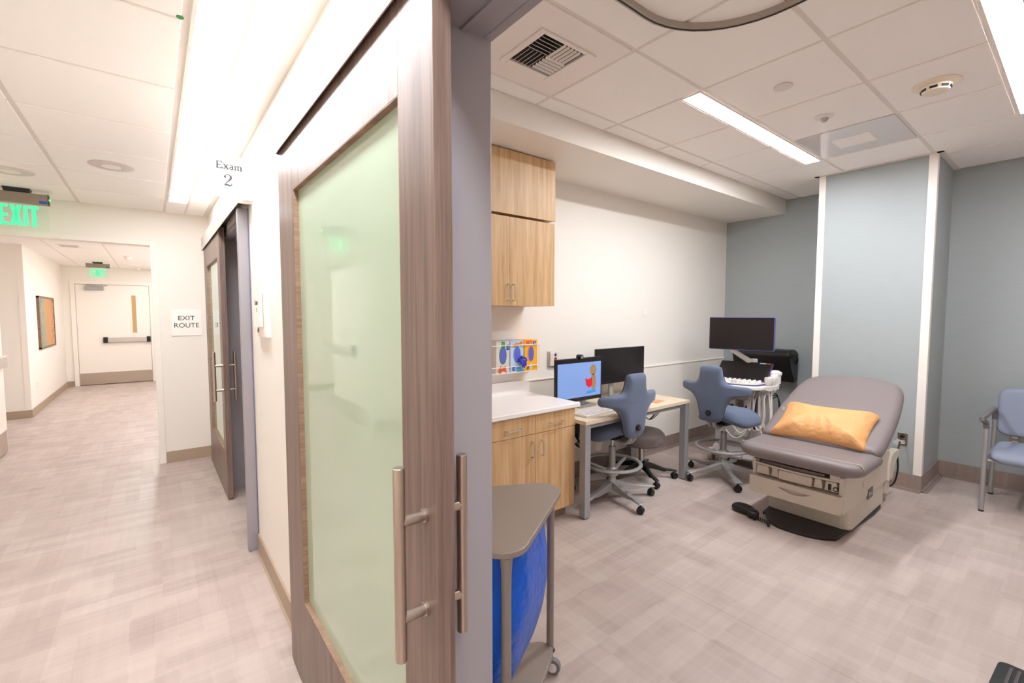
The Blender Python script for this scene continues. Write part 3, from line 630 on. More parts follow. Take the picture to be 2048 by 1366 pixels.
for i, (a, b) in enumerate(((1.68, 2.145), (2.145, 2.611))):
    d = B(a+.0015, b-.0015, 2.75, 2.77, 1.688, 2.358).build('door', OAK, t, world=True, smooth=False)
    hx = 2.122 if i == 0 else 2.172
    bar_pull(d, (hx, 2.75, 1.727), (hx, 2.75, 1.848), (0, -.03, 0))
# glove box rack and boxes
t = thing('glove_rack', (2.37, 3.05, 1.16), 'white wire rack on the wall holding three glove boxes', 'rack')
rk = MB(); yf = 2.982
for z in (1.182, 1.362): rk.tube([(2.105, YW-.006, z), (2.105, yf-.012, z), (2.11, yf-.006, z), (2.645, yf-.006, z), (2.65, yf, z), (2.65, YW-.006, z)], .0032, 6)
for x in (2.105, 2.65): rk.tube([(x, YW-.006, 1.10), (x, YW-.006, 1.40)], .0032, 6)
rk.tube([(2.105, yf, 1.362), (2.105, yf, 1.152), (2.105, YW-.006, 1.128)], .0032, 6); rk.tube([(2.65, yf, 1.362), (2.65, yf, 1.152), (2.65, YW-.006, 1.128)], .0032, 6)
for yy in (2.99, 3.06): rk.tube([(2.105, yy, 1.129), (2.65, yy, 1.129)], .0032, 6)
rk.build('wire', WPLAS, t, world=True)
def glove_box(x0, x1, side, front, lab, deco, opening_c):
    t = thing('glove_box', ((x0+x1)/2, 3.05, 1.135), lab, 'glove box', 'boxes of gloves in the wire wall rack')
    B(x0, x1, 2.99, YW-.012, 1.133, 1.402).build('carton', front, t, world=True, smooth=False)
    B(x0-.0006, x0, 2.992, YW-.014, 1.134, 1.401).build('side_panel', side, t, world=True, smooth=False)
    W = x1-x0; ku = W/.17
    f = lambda u, v, d: (x0+u*ku, 2.9897-d, 1.133+v)
    W = .17
    for i, (m, shp) in enumerate(deco): poly(MB(), shp, f, .0004+.0002*i).build('print', m, t, world=True, smooth=False)
    poly(MB(), ell(W/2, .148, W*.27, .073), f, .003).build('opening_rim', opening_c, t, world=True, smooth=False)
    poly(MB(), ell(W/2, .148, W*.215, .066), f, .0036).build('gloves', LIL, t, world=True, smooth=False)
    return t, f
fox = lambda cx, cy, s: [(cx-s, cy-.2*s), (cx-s*.5, cy-s*.6), (cx+s*.2, cy-.2*s), (cx+s, cy-s*.5), (cx+.8*s, cy+.5*s), (cx+.2*s, cy+.35*s), (cx-.3*s, cy+.6*s), (cx-.7*s, cy+.2*s)]
t1, f1 = glove_box(2.19, 2.328, CARD, CARD, 'white and green glove box at the cabinet end of the wire rack',
    [(GRN, [(.065, .20), (.11, .20), (.11, .262), (.065, .262)]), (BLU, [(.13, .19), (.165, .19), (.165, .235), (.13, .235)]), (ORG, fox(.075, .03, .058)), (CARD, ell(.072, .048, .009, .012, 12))], GRN)
text_mesh('size_letter', 'L', .034, CARD, t1, lambda u, v, d: f1(.088+u, .236+v, .002+d))
t2, f2 = glove_box(2.338, 2.480, LBLUE, LBLUE, 'light blue glove box with a blue glove hanging out between two other boxes',
    [(GOLD, [(.012, .232), (.05, .238), (.085, .25), (.10, .24), (.15, .262), (.158, .25), (.155, .215), (.11, .222), (.10, .205), (.06, .21), (.012, .208), (.05, .222)]), (BLU, [(.025, .012), (.062, .012), (.062, .045), (.025, .045)]), (CYAN, [(.075, 0.002), (.168, .002), (.168, .01), (.12, .048), (.08, .048)])], CYAN)
text_mesh('size_letter', 'M', .032, CARD, t2, lambda u, v, d: f2(.098+v, .028-u, .002+d))
gl = MB()
for i, (du, dv, l) in enumerate(((.012, -.01, .05), (.03, -.006, .058), (.048, .0, .05), (-.004, .0, .035), (.055, .02, .035))):
    a = Vector(f2(.10+du*.4, .11+dv, .004)); b = Vector(f2(.115+du*1.0, .11+dv-l*.5, .03)); c_ = Vector(f2(.12+du*1.2, .105+dv-l*1.15, .024)); gl.tube(spline([a, b, c_], 4, False), [.010, .0115, .0115, .011, .0105, .0098, .0092, .008, .005], 8)
gl.build('hanging_glove', GLOVE, t2, world=True, subsurf=1)
t3, f3 = glove_box(2.490, 2.636, YEL, YEL, 'yellow glove box at the desk end of the wire rack',
    [(ORG, [(.02, .225), (.10, .225), (.10, .262), (.02, .262)]), (BLU, [(.112, .222), (.148, .222), (.148, .256), (.112, .256)]), (CARD, ell(.085, .035, .02, .026, 16)), (OLIVE, [(.02, .012), (.045, .042), (.06, .04), (.062, .02), (.04, .01)])], mat('c_amber', (250, 165, 20)))
MATS['c_orange2'] = ORG
text_mesh('size_letter', 'S', .034, CARD, t3, lambda u, v, d: f3(.075+u, .238+v, .002+d))
text_mesh('size_number', '4', .026, CARD, t3, lambda u, v, d: f3(.13+u, .238+v, .002+d))
text_mesh('size_number', '4', .028, CARD, t2, lambda u, v, d: f2(.043+u, .029+v, .002+d)); text_mesh('size_number', '4', .03, CARD, t1, lambda u, v, d: f1(.148+u, .212+v, .002+d))
# call panel and blank wall plate
t = thing('call_panel', (2.95, YW, 1.2), 'white wall call panel with dark and red round buttons above the desk end', 'call panel')
B(2.885, 3.02, YW-.012, YW, 1.125, 1.275).build('back_plate', mat('grey_plate', (190, 182, 174), .4), t, world=True, bevel=.003)
B(2.90, 3.012, YW-.03, YW-.012, 1.135, 1.27).build('housing', WPLAS, t, world=True, bevel=.006)
for z, m, r in ((1.241, TEAL, .013), (1.203, RED, .016), (1.168, WHITE, .014)): MB().cyl((2.962, YW-.03, z), (2.962, YW-.034, z), r).build('button', m, t, world=True)
MB().cyl((2.962, YW-.03, 1.261), (2.962, YW-.032, 1.261), .004, n=10).build('indicator', RED, t, world=True)
t = thing('blank_wall_plate', (4.377, YW, 1.655), 'white blank plate on the cream wall above the desk monitors', 'wall plate')
B(4.338, 4.416, YW-.006, YW, 1.593, 1.717).build('plate', WHITE, t, world=True, bevel=.002)
for z in (1.61, 1.70): MB().cyl((4.377, YW-.006, z), (4.377, YW-.0075, z), .004, n=10).build('screw', SILVER, t, world=True)
# ================================================================ DESK
t = thing('desk', (3.35, 2.74, 0), 'pale laminate desk on four square grey legs against the wall', 'desk')
B(2.61, 4.095, 2.385, 3.10, .757, .787).build('top', DESK, t, world=True, bevel=.0015, seg=1)
for x in (2.612, 4.03):
    for y in (2.392, 3.025): MB().box(x, x+.062, y, y+.062, .008, .757).build('leg', GREYLEG, t, world=True, bevel=.003); MB().cyl((x+.031, y+.031, 0), (x+.031, y+.031, .012), .022).build('glide', BLACK, t, world=True)
for a, b in ((2.41, 2.44), (3.04, 3.07)): B(2.66, 4.04, a, b, .72, .757).build('rail', GREYLEG, t, world=True)
DK = t
def desk_monitor(name, x0, x1, y, z0, z1, lab, tilt=0, stand_x=None, bez=.012):
    t = thing(name, ((x0+x1)/2, y+.03, .787), lab, 'monitor')
    B(x0, x1, y, y+.03, z0, z1).build('casing', BLACK, t, world=True, bevel=.004)
    B(x0+bez*.5, x1-bez*.5, y-.001, y, z0+bez, z1-bez*.5).build('screen', SCREEN, t, world=True, smooth=False)
    sx = (x0+x1)/2 if stand_x is None else stand_x
    B(sx-.03, sx+.03, y+.03, y+.055, .80, (z0+z1)/2).build('stand_post', SILVER, t, world=True, bevel=.004)
    MB().prism(rr(sx-.12, sx+.12, y-.04, y+.12, .03), 'z', .788, .80).build('stand_base', SILVER, t, world=True, bevel=.002)
    return t
m1 = desk_monitor('desktop_monitor', 2.685, 3.27, 2.80, .845, 1.232, 'desk monitor with a webcam and a pale blue desktop picture', stand_x=3.06, bez=.02)
f = lambda u, v, d: (2.70+u, 2.7985-d, .88+v)
skyblue = mat('desktop_blue', (118, 146, 200), .3, emit=.2)
poly(MB(), [(0, 0), (.555, 0), (.555, .31), (0, .31)], f, .0003).build('desktop_picture', skyblue, m1, world=True, smooth=False)
# plain stand-in shapes for the small picture on the screen
tanE = mat('picture_tan', (150, 120, 88), .4, emit=.15); redE = mat('picture_red', (190, 24, 40), .4, emit=.25); bluE = mat('picture_blue', (40, 130, 200), .4, emit=.25)
pp = MB()
poly(pp, ell(.45, .235, .045, .05, 20), f, .0006); poly(pp, ell(.455, .125, .036, .075, 20), f, .0006)
pp.build('picture_shape', tanE, m1, world=True, smooth=False)
poly(MB(), [(.345, .165), (.385, .15), (.435, .17), (.44, .095), (.395, .075), (.36, .1)], f, .0012).build('picture_shape', redE, m1, world=True, smooth=False)
poly(MB(), [(.36, .02), (.49, .03), (.485, .055), (.37, .045)], f, .001).build('picture_shape', bluE, m1, world=True, smooth=False)
wc = thing('webcam', (2.985, 2.81, 1.232), 'small round black webcam on top of the desk monitor', 'webcam')
MB().cyl((2.985, 2.785, 1.24), (2.985, 2.835, 1.24), .024).build('body', BLACK, wc, world=True, bevel=.003)
MB().cyl((2.985, 2.782, 1.24), (2.985, 2.785, 1.24), .014).build('lens', CHROME, wc, world=True)
desk_monitor('desktop_monitor', 3.335, 4.09, 2.92, .935, 1.285, 'blank black desk monitor behind the saddle chair at the desk', stand_x=3.60)
kb = thing('keyboard', (2.93, 2.56, .787), 'white keyboard on the desk in front of the monitor', 'keyboard', rz=R(4))
MB().prism(rr(-.23, .23, -.08, .08, .012), 'z', 0, .018).build('case', WPLAS, kb, bevel=.003)
key = None
for r_ in range(5):
    for c_ in range(15):
        if key is None: key = MB().add([(-.0125,-.0125,0),(.0125,-.0125,0),(.0125,.0125,0),(-.0125,.0125,0),(-.010,-.010,.006),(.010,-.010,.006),(.010,.010,.006),(-.010,.010,.006)], [(0,3,2,1),(4,5,6,7),(0,1,5,4),(1,2,6,5),(2,3,7,6),(3,0,4,7)]).build('key', mat('key_white', (224, 216, 212), .5), kb, smooth=False); o = key
        else: o = key.copy(); C.objects.link(o); o.parent = kb
        o.location = (-.205+c_*.0292, -.058+r_*.0285, .018)
t = thing('leaflet', (3.70, 2.55, .788), 'printed orange and blue leaflet lying on the desk', 'leaflet', rz=R(8))
MB().box(-.14, .14, -.09, .09, 0, .003).build('sheet', solid('paper', (232, 220, 206)), t)
MB().box(-.06, .13, -.08, .0, .003, .0036).build('printed_block', mat('c_peach', (214, 150, 100)), t); MB().box(-.06, .13, .01, .06, .003, .0036).build('printed_block', mat('c_slate', (84, 90, 140)), t)
t = thing('computer_mouse', (3.36, 2.72, .787), 'small black mouse on the desk below the blank monitor', 'mouse', rz=R(60))
MB().pill(rr(-.055, .055, -.03, .03, .028), .03, lambda u, v, h: (u, v, max(.001, .016+h*1.1))).build('body', BLACK, t)
label(MB().tube(spline([(3.12, 2.66, .792), (3.19, 2.70, .80), (3.25, 2.72, .855), (3.32, 2.74, .85), (3.38, 2.80, .80), (3.45, 2.9, .792)], 6, False), .004, 6).build('keyboard_cable', WPLAS), 'thin white cable looping behind the keyboard', 'cable')
ctr_ = B(3.55, 3.80, 2.62, 2.72, .66, .70).build('cable_tray', SILVER, DK, world=True, bevel=.004, lab='grey cable tray slung under the desk')
for a, b in ((3.56, 3.58), (3.77, 3.79)): B(a, b, 2.66, 2.68, .70, .757).build('hanger', SILVER, ctr_, world=True)
B(3.60, 3.74, 2.64, 2.70, .70, .735).build('power_strip', WPLAS, ctr_, world=True, bevel=.004)
for k_ in range(3): MB().tube(spline([(3.66+.05*k_, 2.63, .71), (3.72+.05*k_, 2.56, .74), (3.86+.03*k_, 2.56, .72), (3.84, 2.6, .66-.02*k_), (3.76, 2.62, .60), (3.72, 2.66, .665)], 5, False), .004, 6).build('cable', BLACK, DK, world=True)
for k_ in range(4): MB().tube(spline([(2.69, 2.62, .755), (2.675, 2.55+.02*k_, .68), (2.68+.012*k_, 2.53, .60-.02*k_), (2.70, 2.6, .56), (2.71, 2.68, .70), (2.72, 2.70, .755)], 5, False), .005, 6).build('cable', BLACK, DK, world=True)
# ================================================================ SEATING
def caster(par, p, a, r=.03, m=BLACK):
    c = MB()
    ca, sa = math.cos(a), math.sin(a)
    for s_ in (-.014, .014): c.cyl((p[0]-sa*(s_-.009), p[1]+ca*(s_-.009), r), (p[0]-sa*(s_+.009), p[1]+ca*(s_+.009), r), r, n=20)
    o = c.build('caster', m, par, bevel=.004)
    MB().cyl((p[0], p[1], r), (p[0], p[1], p[2]), .008, n=10).build('stem', BLACK, o); MB().lathe([(r*.8, r*1.35), (r*.8, r*1.75), (r*.5, r*2.05), (.001, r*2.05)], (p[0], p[1], 0), 14).build('hood', BLACK, o)
def star(par, a0, Rr, m, hub_z, zt, w_=.036):
    for k_ in range(5):
        a = a0+k_*R(72); ca, sa = math.cos(a), math.sin(a)
        T = lambda r_, s_, z: (ca*r_-sa*s_, sa*r_+ca*s_, z)
        prof = [(.03, w_*1.05, hub_z+.016, .062), (.12, w_*.85, hub_z-.001, .046), (.22, w_*.75, zt+.012, .034), (Rr-.07, w_*.8, zt+.014, .018), (Rr-.03, w_*1.1, zt+.012, .014), (Rr+.025, w_*.95, zt+.004, .01)]
        mb = MB(); vs = []; fs = []
        for (r_, hw, z, hh) in prof: vs += [T(r_, -hw, z-hh*.6), T(r_, hw, z-hh*.6), T(r_, hw*.75, z+hh*.5), T(r_, -hw*.75, z+hh*.5)]
        for i in range(len(prof)-1): fs += [(i*4+j, i*4+(j+1) % 4, i*4+4+(j+1) % 4, i*4+4+j) for j in range(4)]
        n_ = len(prof)-1; fs += [(0, 1, 2, 3), (n_*4+3, n_*4+2, n_*4+1, n_*4)]
        mb.add(vs, fs).build('base_arm', m, par, bevel=.006, seg=2)
        caster(par, T(Rr, 0, zt), a+R(35))
def saddle(loc, rz, a0, lab):
    t = thing('saddle_chair', loc, lab, 'chair', 'blue-grey saddle chairs', rz=rz)
    star(t, a0-rz, .368, SILVER, .115, .085)
    MB().lathe([(.045, .09), (.045, .15), (.036, .17), (.032, .23), (.03, .30), (.03, .46), (.027, .465), (.001, .465)], (0, 0, 0)).build('column_sleeve', SILVER, t)
    MB().cyl((0, 0, .46), (0, 0, .56), .014).build('gas_lift', CHROME, t)
    # foot ring with three spokes
    rg = [(.245*math.cos(R(a)), .245*math.sin(R(a)), .315+.0*math.cos(R(a))) for a in range(0, 360, 10)]
    ring = MB().tube(rg, .018, 8, closed=True).xf(lambda v: (v.x, v.y, .315+(v.z-.315)*.8)).build('foot_ring', SILVER, t)
    MB().lathe([(.05, .21), (.058, .24), (.05, .27), (.036, .285)], (0, 0, 0), 20).build('foot_ring_hub', SILVER, t)
    for a in (40, 160, 280): MB().tube([(.04*math.cos(R(a)), .04*math.sin(R(a)), .25), (.14*math.cos(R(a)), .14*math.sin(R(a)), .285), (.24*math.cos(R(a)), .24*math.sin(R(a)), .312)], [.02, .016, .012], 8).build('spoke', SILVER, ring)
    # mechanism and levers
    MB().box(-.09, .10, -.07, .07, .54, .59).build('mechanism', BLACK, t, bevel=.012)
    MB().tube([(.05, .06, .555), (.08, .17, .55)], .008, 8).build('lever', BLACK, t); MB().tube([(.06, -.06, .555), (.12, -.2, .545)], .010, 8).build('lever', BLACK, t)
    MB().prism([(.02, -.02), (.075, -.01), (.06, .09), (.0, .08)], 'y', 0, .002).xf(lambda v: (v.x*.75+.03, v.y+.09+v.x*.4, .44+v.z)).build('instruction_tag', CARD, t)
    # saddle seat
    out = spline([(-.20, 0), (-.18, .12), (-.07, .235), (.10, .25), (.225, .245), (.275, .215), (.28, .13), (.225, .06), (.235, 0), (.225, -.06), (.28, -.13), (.275, -.215), (.225, -.245), (.10, -.25), (-.07, -.235), (-.18, -.12)], 4)
    def sf(u, v, h): return (u, v, .635+h-.55*max(0, abs(v)-.07)**1.5*1.6+.04*max(0, .1-abs(v))*2+max(0, -u-.05)*.12)
    MB().pill(out, .10, sf, s0=.72, crown=.012).build('seat', BLUEF, t, weld=True)
    # back support bracket
    br = spline([(-.03, 0, .56), (-.13, 0, .53), (-.20, 0, .555), (-.235, 0, .63), (-.235, 0, .70)], 5, False)
    for s_ in (-.026, .026): MB().tube([(p[0], p[1]+s_, p[2]) for p in br], .017, 8).build('back_bracket', SILVER, t)
    # cross shaped backrest
    half = [(0, 1.135), (.08, 1.133), (.105, 1.118), (.112, 1.07), (.13, 1.005), (.17, .972), (.25, .962), (.325, .958), (.355, .93), (.345, .885), (.30, .872), (.225, .85), (.165, .80), (.135, .73), (.118, .66), (.097, .615), (.05, .592), (0, .588)]
    o2 = spline(half[:]+[(-a, b) for a, b in half[-2:0:-1]], 3)
    def bf(u, v, h):
        fwd = .45*max(0, abs(u)-.10)**1.35+.22*max(0, v-.9)**1.2*-.35
        return (-.235+h*.9+fwd+.03*max(0, .72-v), u, v)
    bk = MB().pill(o2, .078, bf, s0=.74, crown=.004, rings=(.2, .4, .55, .68, .78, .86, .92, .96, .985, 1)).build('backrest', BLUEF, t, weld=True)
    MB().cyl((-.262, 0, .685), (-.286, 0, .685), .027).build('knob', BLACK, bk, bevel=.005)
    MB().cyl((-.286, 0, .685), (-.292, 0, .685), .015).build('knob_cap', solid('knobgrey', (58, 54, 54)), bk)
    o3 = [(a*.97, .865+(b-.865)*.97) for a, b in o2]
    MB().pill(o3, .03, lambda u, v, h: (bf(u, v, 0)[0]+.026+h, u, v), s0=.7, rings=(.4, .7, .86, .95, 1)).build('back_shell', BLACK, t, weld=True)
    return t
saddle((3.13, 2.55, 0), R(88), R(258), 'blue-grey saddle chair with cross-shaped back pushed up to the desk')
saddle((4.39, 2.19, 0), R(-4), R(227), 'blue-grey saddle chair with cross-shaped back facing the ultrasound machine')
t = thing('round_stool', (3.775, 2.71, 0), 'low round grey stool with chrome post and black star base under the desk', 'stool')
star(t, R(241.5), .32, BLACK, .12, .075, .024)
MB().lathe([(.035, .06), (.035, .15), (.026, .16), (.026, .30), (.03, .305), (.001, .305)], (0, 0, 0)).build('post', CHROME, t)
MB().lathe([(.06, .30), (.06, .335), (.001, .335)], (0, 0, 0)).build('seat_plate', BLACK, t)
MB().lathe([(.001, .335), (.185, .337), (.214, .358), (.225, .40), (.218, .445), (.19, .475), (.12, .492), (.001, .496)], (0, 0, 0), 40).build('seat', GREYF, t)
# side chair
t = thing('side_chair', (5.6, .2, 0), 'pale blue vinyl armchair with silver tube frame by the blue wall', 'chair')
for y, s_ in ((.487, 1), (-.087, -1)):
    a = [(5.315, y, .012), (5.32, y, .40), (5.335, y, .70)]; MB().tube(a, .0165, 12).build('front_leg', SILVER, t, world=True); MB().cyl((5.315, y, 0), (5.315, y, .014), .017).build('foot_cap', BLACK, t, world=True)
    b = [(5.895, y, .012), (5.86, y, .40), (5.865, y, .60), (5.87, y, .74)]; MB().tube(spline(b, 5, False), .0165, 12).build('rear_leg', SILVER, t, world=True); MB().cyl((5.895, y, 0), (5.895, y, .014), .018).build('foot_cap', BLACK, t, world=True)
    MB().tube([(5.32, y, .425), (5.86, y, .425)], .012, 10).build('side_rail', SILVER, t, world=True)
    arm = spline([(5.335, y, .69), (5.325, y+.004*s_, .735), (5.27, y+.018*s_, .765), (5.26, y+.02*s_, .775), (5.36, y+.008*s_, .79), (5.60, y, .80), (5.80, y, .79), (5.86, y, .755), (5.87, y, .69)], 5, False)
    ar = MB(); ar.tube(arm, .019, 10); ar.build('armrest', mat('arm_grey', (112, 106, 106), .5), t, world=True)
MB().tube([(5.34, .487, .425), (5.34, -.087, .425)], .012, 10).build('front_rail', SILVER, t, world=True); MB().tube([(5.85, .487, .425), (5.85, -.087, .425)], .012, 10).build('rear_rail', SILVER, t, world=True)
MB().pill(rr(5.27, 5.83, -.07, .462, .09, 8), .085, lambda u, v, h: (u, v, .478+h-.02*max(0, (5.42-u)/.13)**2), s0=.82, crown=.012).build('seat', BLUES, t, world=True, weld=True)
MB().pill(rr(-.075, .477, .555, .97, .08, 8), .055, lambda u, v, h: (5.875+(v-.55)*.2+h+.12*(u-.2)**2*-1, u, v), s0=.85).build('backrest', BLUES, t, world=True, weld=True)
# ================================================================ EXAM TABLE
t = thing('exam_table', (4.3, 1.315, 0), 'cream exam table with taupe upholstery, reclined back and drawer front', 'exam table')
MB().prism(spline([(3.70, 1.46), (3.66, 1.36), (3.68, 1.2), (3.75, 1.08), (3.9, 1.045), (4.85, 1.045), (4.85, 1.59), (3.95, 1.59), (3.82, 1.55)], 5), 'z', .002, .02).build('base_mat', BLACKV, t, world=True, bevel=.004)
MB().prism(rr(3.975, 4.875, 1.024, 1.608, .06), 'z', .02, .215).build('base', CREAMP, t, world=True, bevel=.004)
for a, b in ((1.09, 1.262), (1.265, 1.54)): B(3.971, 3.976, a, b, .03, .20).build('front_cover', CREAMP, t, world=True, smooth=False)
MB().cyl((3.97, 1.24, .055), (3.977, 1.24, .055), .006, n=10).build('screw', CHROME, t, world=True)
sd = MB()
prof = [(3.76, .205), (4.87, .205), (4.875, .085), (4.96, .08), (4.965, .10), (4.965, .38), (4.90, .47), (3.90, .47), (3.76, .47)]
sd.prism(prof, 'y', 1.012, 1.045); sd.prism(prof, 'y', 1.588, 1.62); sd.box(3.83, 4.95, 1.04, 1.59, .205, .455); sd.box(4.90, 4.965, 1.02, 1.61, .1, .4)
sd.build('body', CREAMP, t, world=True, bevel=.008, seg=3)
for a, b in ((1.012, 1.04), (1.60, 1.625)): B(3.745, 3.78, a, b, .348, .475).build('front_post', CREAM2, t, world=True, bevel=.006)
ya, yb, za, zb, xf, xr, xk = 1.02, 1.632, .215, .345, 3.71, 3.732, 3.83
low = [(1.42-.22*k_/10, .302-.030*math.sin(math.pi*k_/10)) for k_ in range(11)]      # lower edge of the grip, a real hollow
P_ = [(ya, za), (yb, za), (yb, zb), (ya, zb), (yb, .302), (ya, .302)]; n1 = len(P_); n2 = len(low)
vs = [(xf, p[0], p[1]) for p in P_+low]+[(xr, p[0], p[1]) for p in low]+[(xk, p[0], p[1]) for p in P_[:4]]
h0, h1, b0 = n1, n1+n2, n1+2*n2
fs = [(5, h0+n2-1, h0, 4, 2, 3), tuple([0, 1, 4]+[h0+k_ for k_ in range(n2)]+[5])]
fs += [(h0+k_, h0+k_+1, h1+k_+1, h1+k_) for k_ in range(n2-1)]+[(h0+n2-1, h0, h1, h1+n2-1)]
fs += [tuple(h1+k_ for k_ in range(n2)), (b0, b0+1, b0+2, b0+3), (0, 1, b0+1, b0), (1, 4, 2, b0+2, b0+1), (2, 3, b0+3, b0+2), (3, 5, 0, b0, b0+3)]
dr = MB().add(vs, fs).build('drawer', CREAMP, t, world=True, smooth=False)
B(xf-.003, xf+.004, 1.20, 1.42, .302, .306).build('drawer_grip', CREAMP, dr, world=True, bevel=.001)
B(3.80, 3.81, 1.03, 1.62, .345, .46).build('tray_recess', CREAMP, t, world=True)
for a, b in ((1.50, 1.60), (1.43, 1.49), (1.14, 1.20), (1.045, 1.13)): MB().prism([(a, .36), (b, .36), (b-.008, .43), (a+.01, .432)], 'x', 3.745, 3.82).build('stirrup_housing', CREAM2, t, world=True, bevel=.008, seg=3)
B(3.742, 3.748, 1.085, 1.105, .368, .415).build('switch', BLACK, t, world=True, bevel=.002)
MB().cyl((3.75, 1.058, .385), (3.742, 1.058, .385), .017).build('socket', BLACK, t, world=True); MB().cyl((3.745, 1.058, .385), (3.740, 1.058, .385), .010).build('socket_face', STEEL, t, world=True)
MB().prism(rr(1.205, 1.43, .358, .428, .01), 'x', 3.735, 3.82).build('small_drawer', CREAMP, t, world=True, bevel=.004)
sh = MB()
arc = [(3.745-.03*math.sin(math.pi*k_/12), 1.615-.585*k_/12) for k_ in range(13)]
sh.prism(arc+[(3.84, 1.03), (3.84, 1.615)], 'z', .437, .452); sh.build('shelf_lip', CREAM2, t, world=True, bevel=.003)
sh = MB().prism([(x_+.012, y_) for x_, y_ in arc[1:-2]]+[(3.86, 1.10), (3.86, 1.57)], 'z', .454, .478).build('leg_pad', mat('dark_taupe_pad', (112, 100, 97), .5), t, world=True, bevel=.006)
B(3.735, 3.82, 1.035, 1.095, .452, .485).build('latch_block', CREAM2, t, world=True, bevel=.006)
# bracket, hinge cover, badge
for y0, y1 in ((.995, 1.05), (1.58, 1.635)): MB().prism([(4.86, .20), (4.98, .20), (5.06, .33), (5.17, .37), (5.17, .425), (5.10, .44), (4.93, .43), (4.88, .36)], 'y', y0, y1).build('back_bracket', CREAM2, t, world=True, bevel=.012, seg=3)
bdg = B(4.33, 4.455, 1.008, 1.013, .175, .255).build('badge', mat('badge_grey', (92, 88, 88), .4), t, world=True, bevel=.002)
text_mesh('badge_text', 'Ritter', .042, CARD, t, lambda u, v, d: (4.392+u, 1.0075-d, .213+v), xs=.9)
for z_, m_ in ((.335, RED), (.315, BLU), (.297, INKSOFT)): B(4.19, 4.205, 1.0115, 1.013, z_, z_+.012).build('sticker_mark', m_, t, world=True)
B(3.80, 4.92, 1.06, 1.57, .455, .515).build('seat_carrier', BLACK, t, world=True)
# upholstery
seat = rr(3.60, 4.20, .875, 1.705, .13, 8)
MB().pill(seat, .095, lambda u, v, h: (u, v, .563+h), s0=.87, crown=.004, rings=(.3, .6, .8, .87, .92, .96, .985, 1)).build('seat_cushion', VINYL, t, world=True, weld=True)
MB().tube([(3.685, .885, .585)]+[(3.685-.0*math.sin(k_), .905+.78*k_/8, .6105) for k_ in range(9)]+[(3.685, 1.70, .585)], .0028, 6).build('seat_piping', PIPE, t, world=True)
A = R(26)
def bkf(u, v, h):       # u along the back from hinge, v across
    x = 4.03+u*math.cos(A)-h*math.sin(A); z = .575+u*math.sin(A)+h*math.cos(A)
    bend = .10*max(0, (.18-u)/.18)**2
    return (x, v, z+bend*.25+.02*((v-1.29)/.4)**2*0)
bo = spline([(0, 1.29), (0, 1.62), (.03, 1.69), (.2, 1.705), (.55, 1.70), (.86, 1.665), (.98, 1.60), (1.04, 1.45), (1.05, 1.29), (1.04, 1.13), (.98, .98), (.86, .915), (.55, .88), (.2, .875), (.03, .89), (0, .96)], 4)
MB().pill(bo, .11, bkf, s0=.86, crown=.006, rings=(.3, .6, .8, .87, .92, .96, .985, 1)).build('back_cushion', VINYL, t, world=True, weld=True)
bo2 = [(.5+(u-.5)*.94, 1.29+(v-1.29)*.94) for u, v in bo]
MB().pill(bo2, .03, lambda u, v, h: bkf(u, v, h-.06), s0=.9, rings=(.5, .9, 1)).build('back_shell', CREAM2, t, world=True, weld=True)
MB().prism([(4.6, .47), (4.9, .45), (4.75, .82), (4.62, .76)], 'y', 1.2, 1.38).build('back_strut', CREAMP, t, world=True)
# power cord
MB().tube(spline([(5.44-.012, 1.03, .488), (5.36, 1.03, .475), (5.27, 1.02, .44), (5.17, 1.01, .38), (5.16, 1.0, .25), (5.17, 1.02, .12), (5.09, 1.05, .09), (5.0, 1.08, .16), (4.96, 1.08, .2)], 6, False), .007, 8).build('power_cord', BLACK, t, world=True)
pg_ = MB().cyl((5.431, 1.03, .491), (5.40, 1.03, .489), .02, .014).build('power_plug', BLACK, t, world=True); MB().prism([(1.03, .47), (1.08, .42), (1.11, .45), (1.07, .485)], 'x', 5.31, 5.314).xf(lambda v: (v.x, v.y-.03, v.z)).build('plug_tag', CARD, pg_, world=True)
# pillow
def pf(u, v, h):
    a = R(29); px = 4.01; pz = .625; vv = (v+.185)*1.17
    wr_ = .004*math.sin(u*21+v*9)*max(0, 1-abs(v)*5)*max(0, 1-abs(u)*3)
    hh = h*1.5+wr_ if h > 0 else h*.22
    return (px+vv*math.cos(a)-hh*math.sin(a), 1.292-u, pz+vv*math.sin(a)+hh*math.cos(a))
po = []
for (a, b, n_) in (((-.33, -.185), (.33, -.185), 14), ((.33, -.185), (.33, .185), 8), ((.33, .185), (-.33, .185), 14), ((-.33, .185), (-.33, -.185), 8)):
    for k_ in range(n_):
        s_ = k_/n_; x_ = a[0]+(b[0]-a[0])*s_; y_ = a[1]+(b[1]-a[1])*s_; ins = .022*math.sin(math.pi*s_)
        if abs(a[1]-b[1]) < .01: y_ -= math.copysign(ins, y_)
        else: x_ -= math.copysign(ins, x_)
        po.append((x_, y_))
pl = thing('pillow', (4.2, 1.29, .62), 'orange vinyl pillow resting against the exam table back', 'pillow')
mbp = MB(); rings_ = (.1, .2, .3, .4, .5, .6, .7, .8, .88, .94, .98, 1)
n_ = len(po); vs = []; fs = []
for sg in (1, -1):
    vs.append(pf(0, 0, sg*.075))
    for q in rings_:
        for p in po:
            th_ = .075*(1-q**2.6)**.62
            lo = max(0, -p[1]/.185*q); wrk = .022*math.sin(p[0]*q*62+2*math.sin(p[0]*q*17))*lo*lo*max(0, 1-q)*3.2
            vs.append(pf(p[0]*q, p[1]*q, sg*(th_+wrk*(1 if sg > 0 else .3))))
m_ = 1+n_*len(rings_)
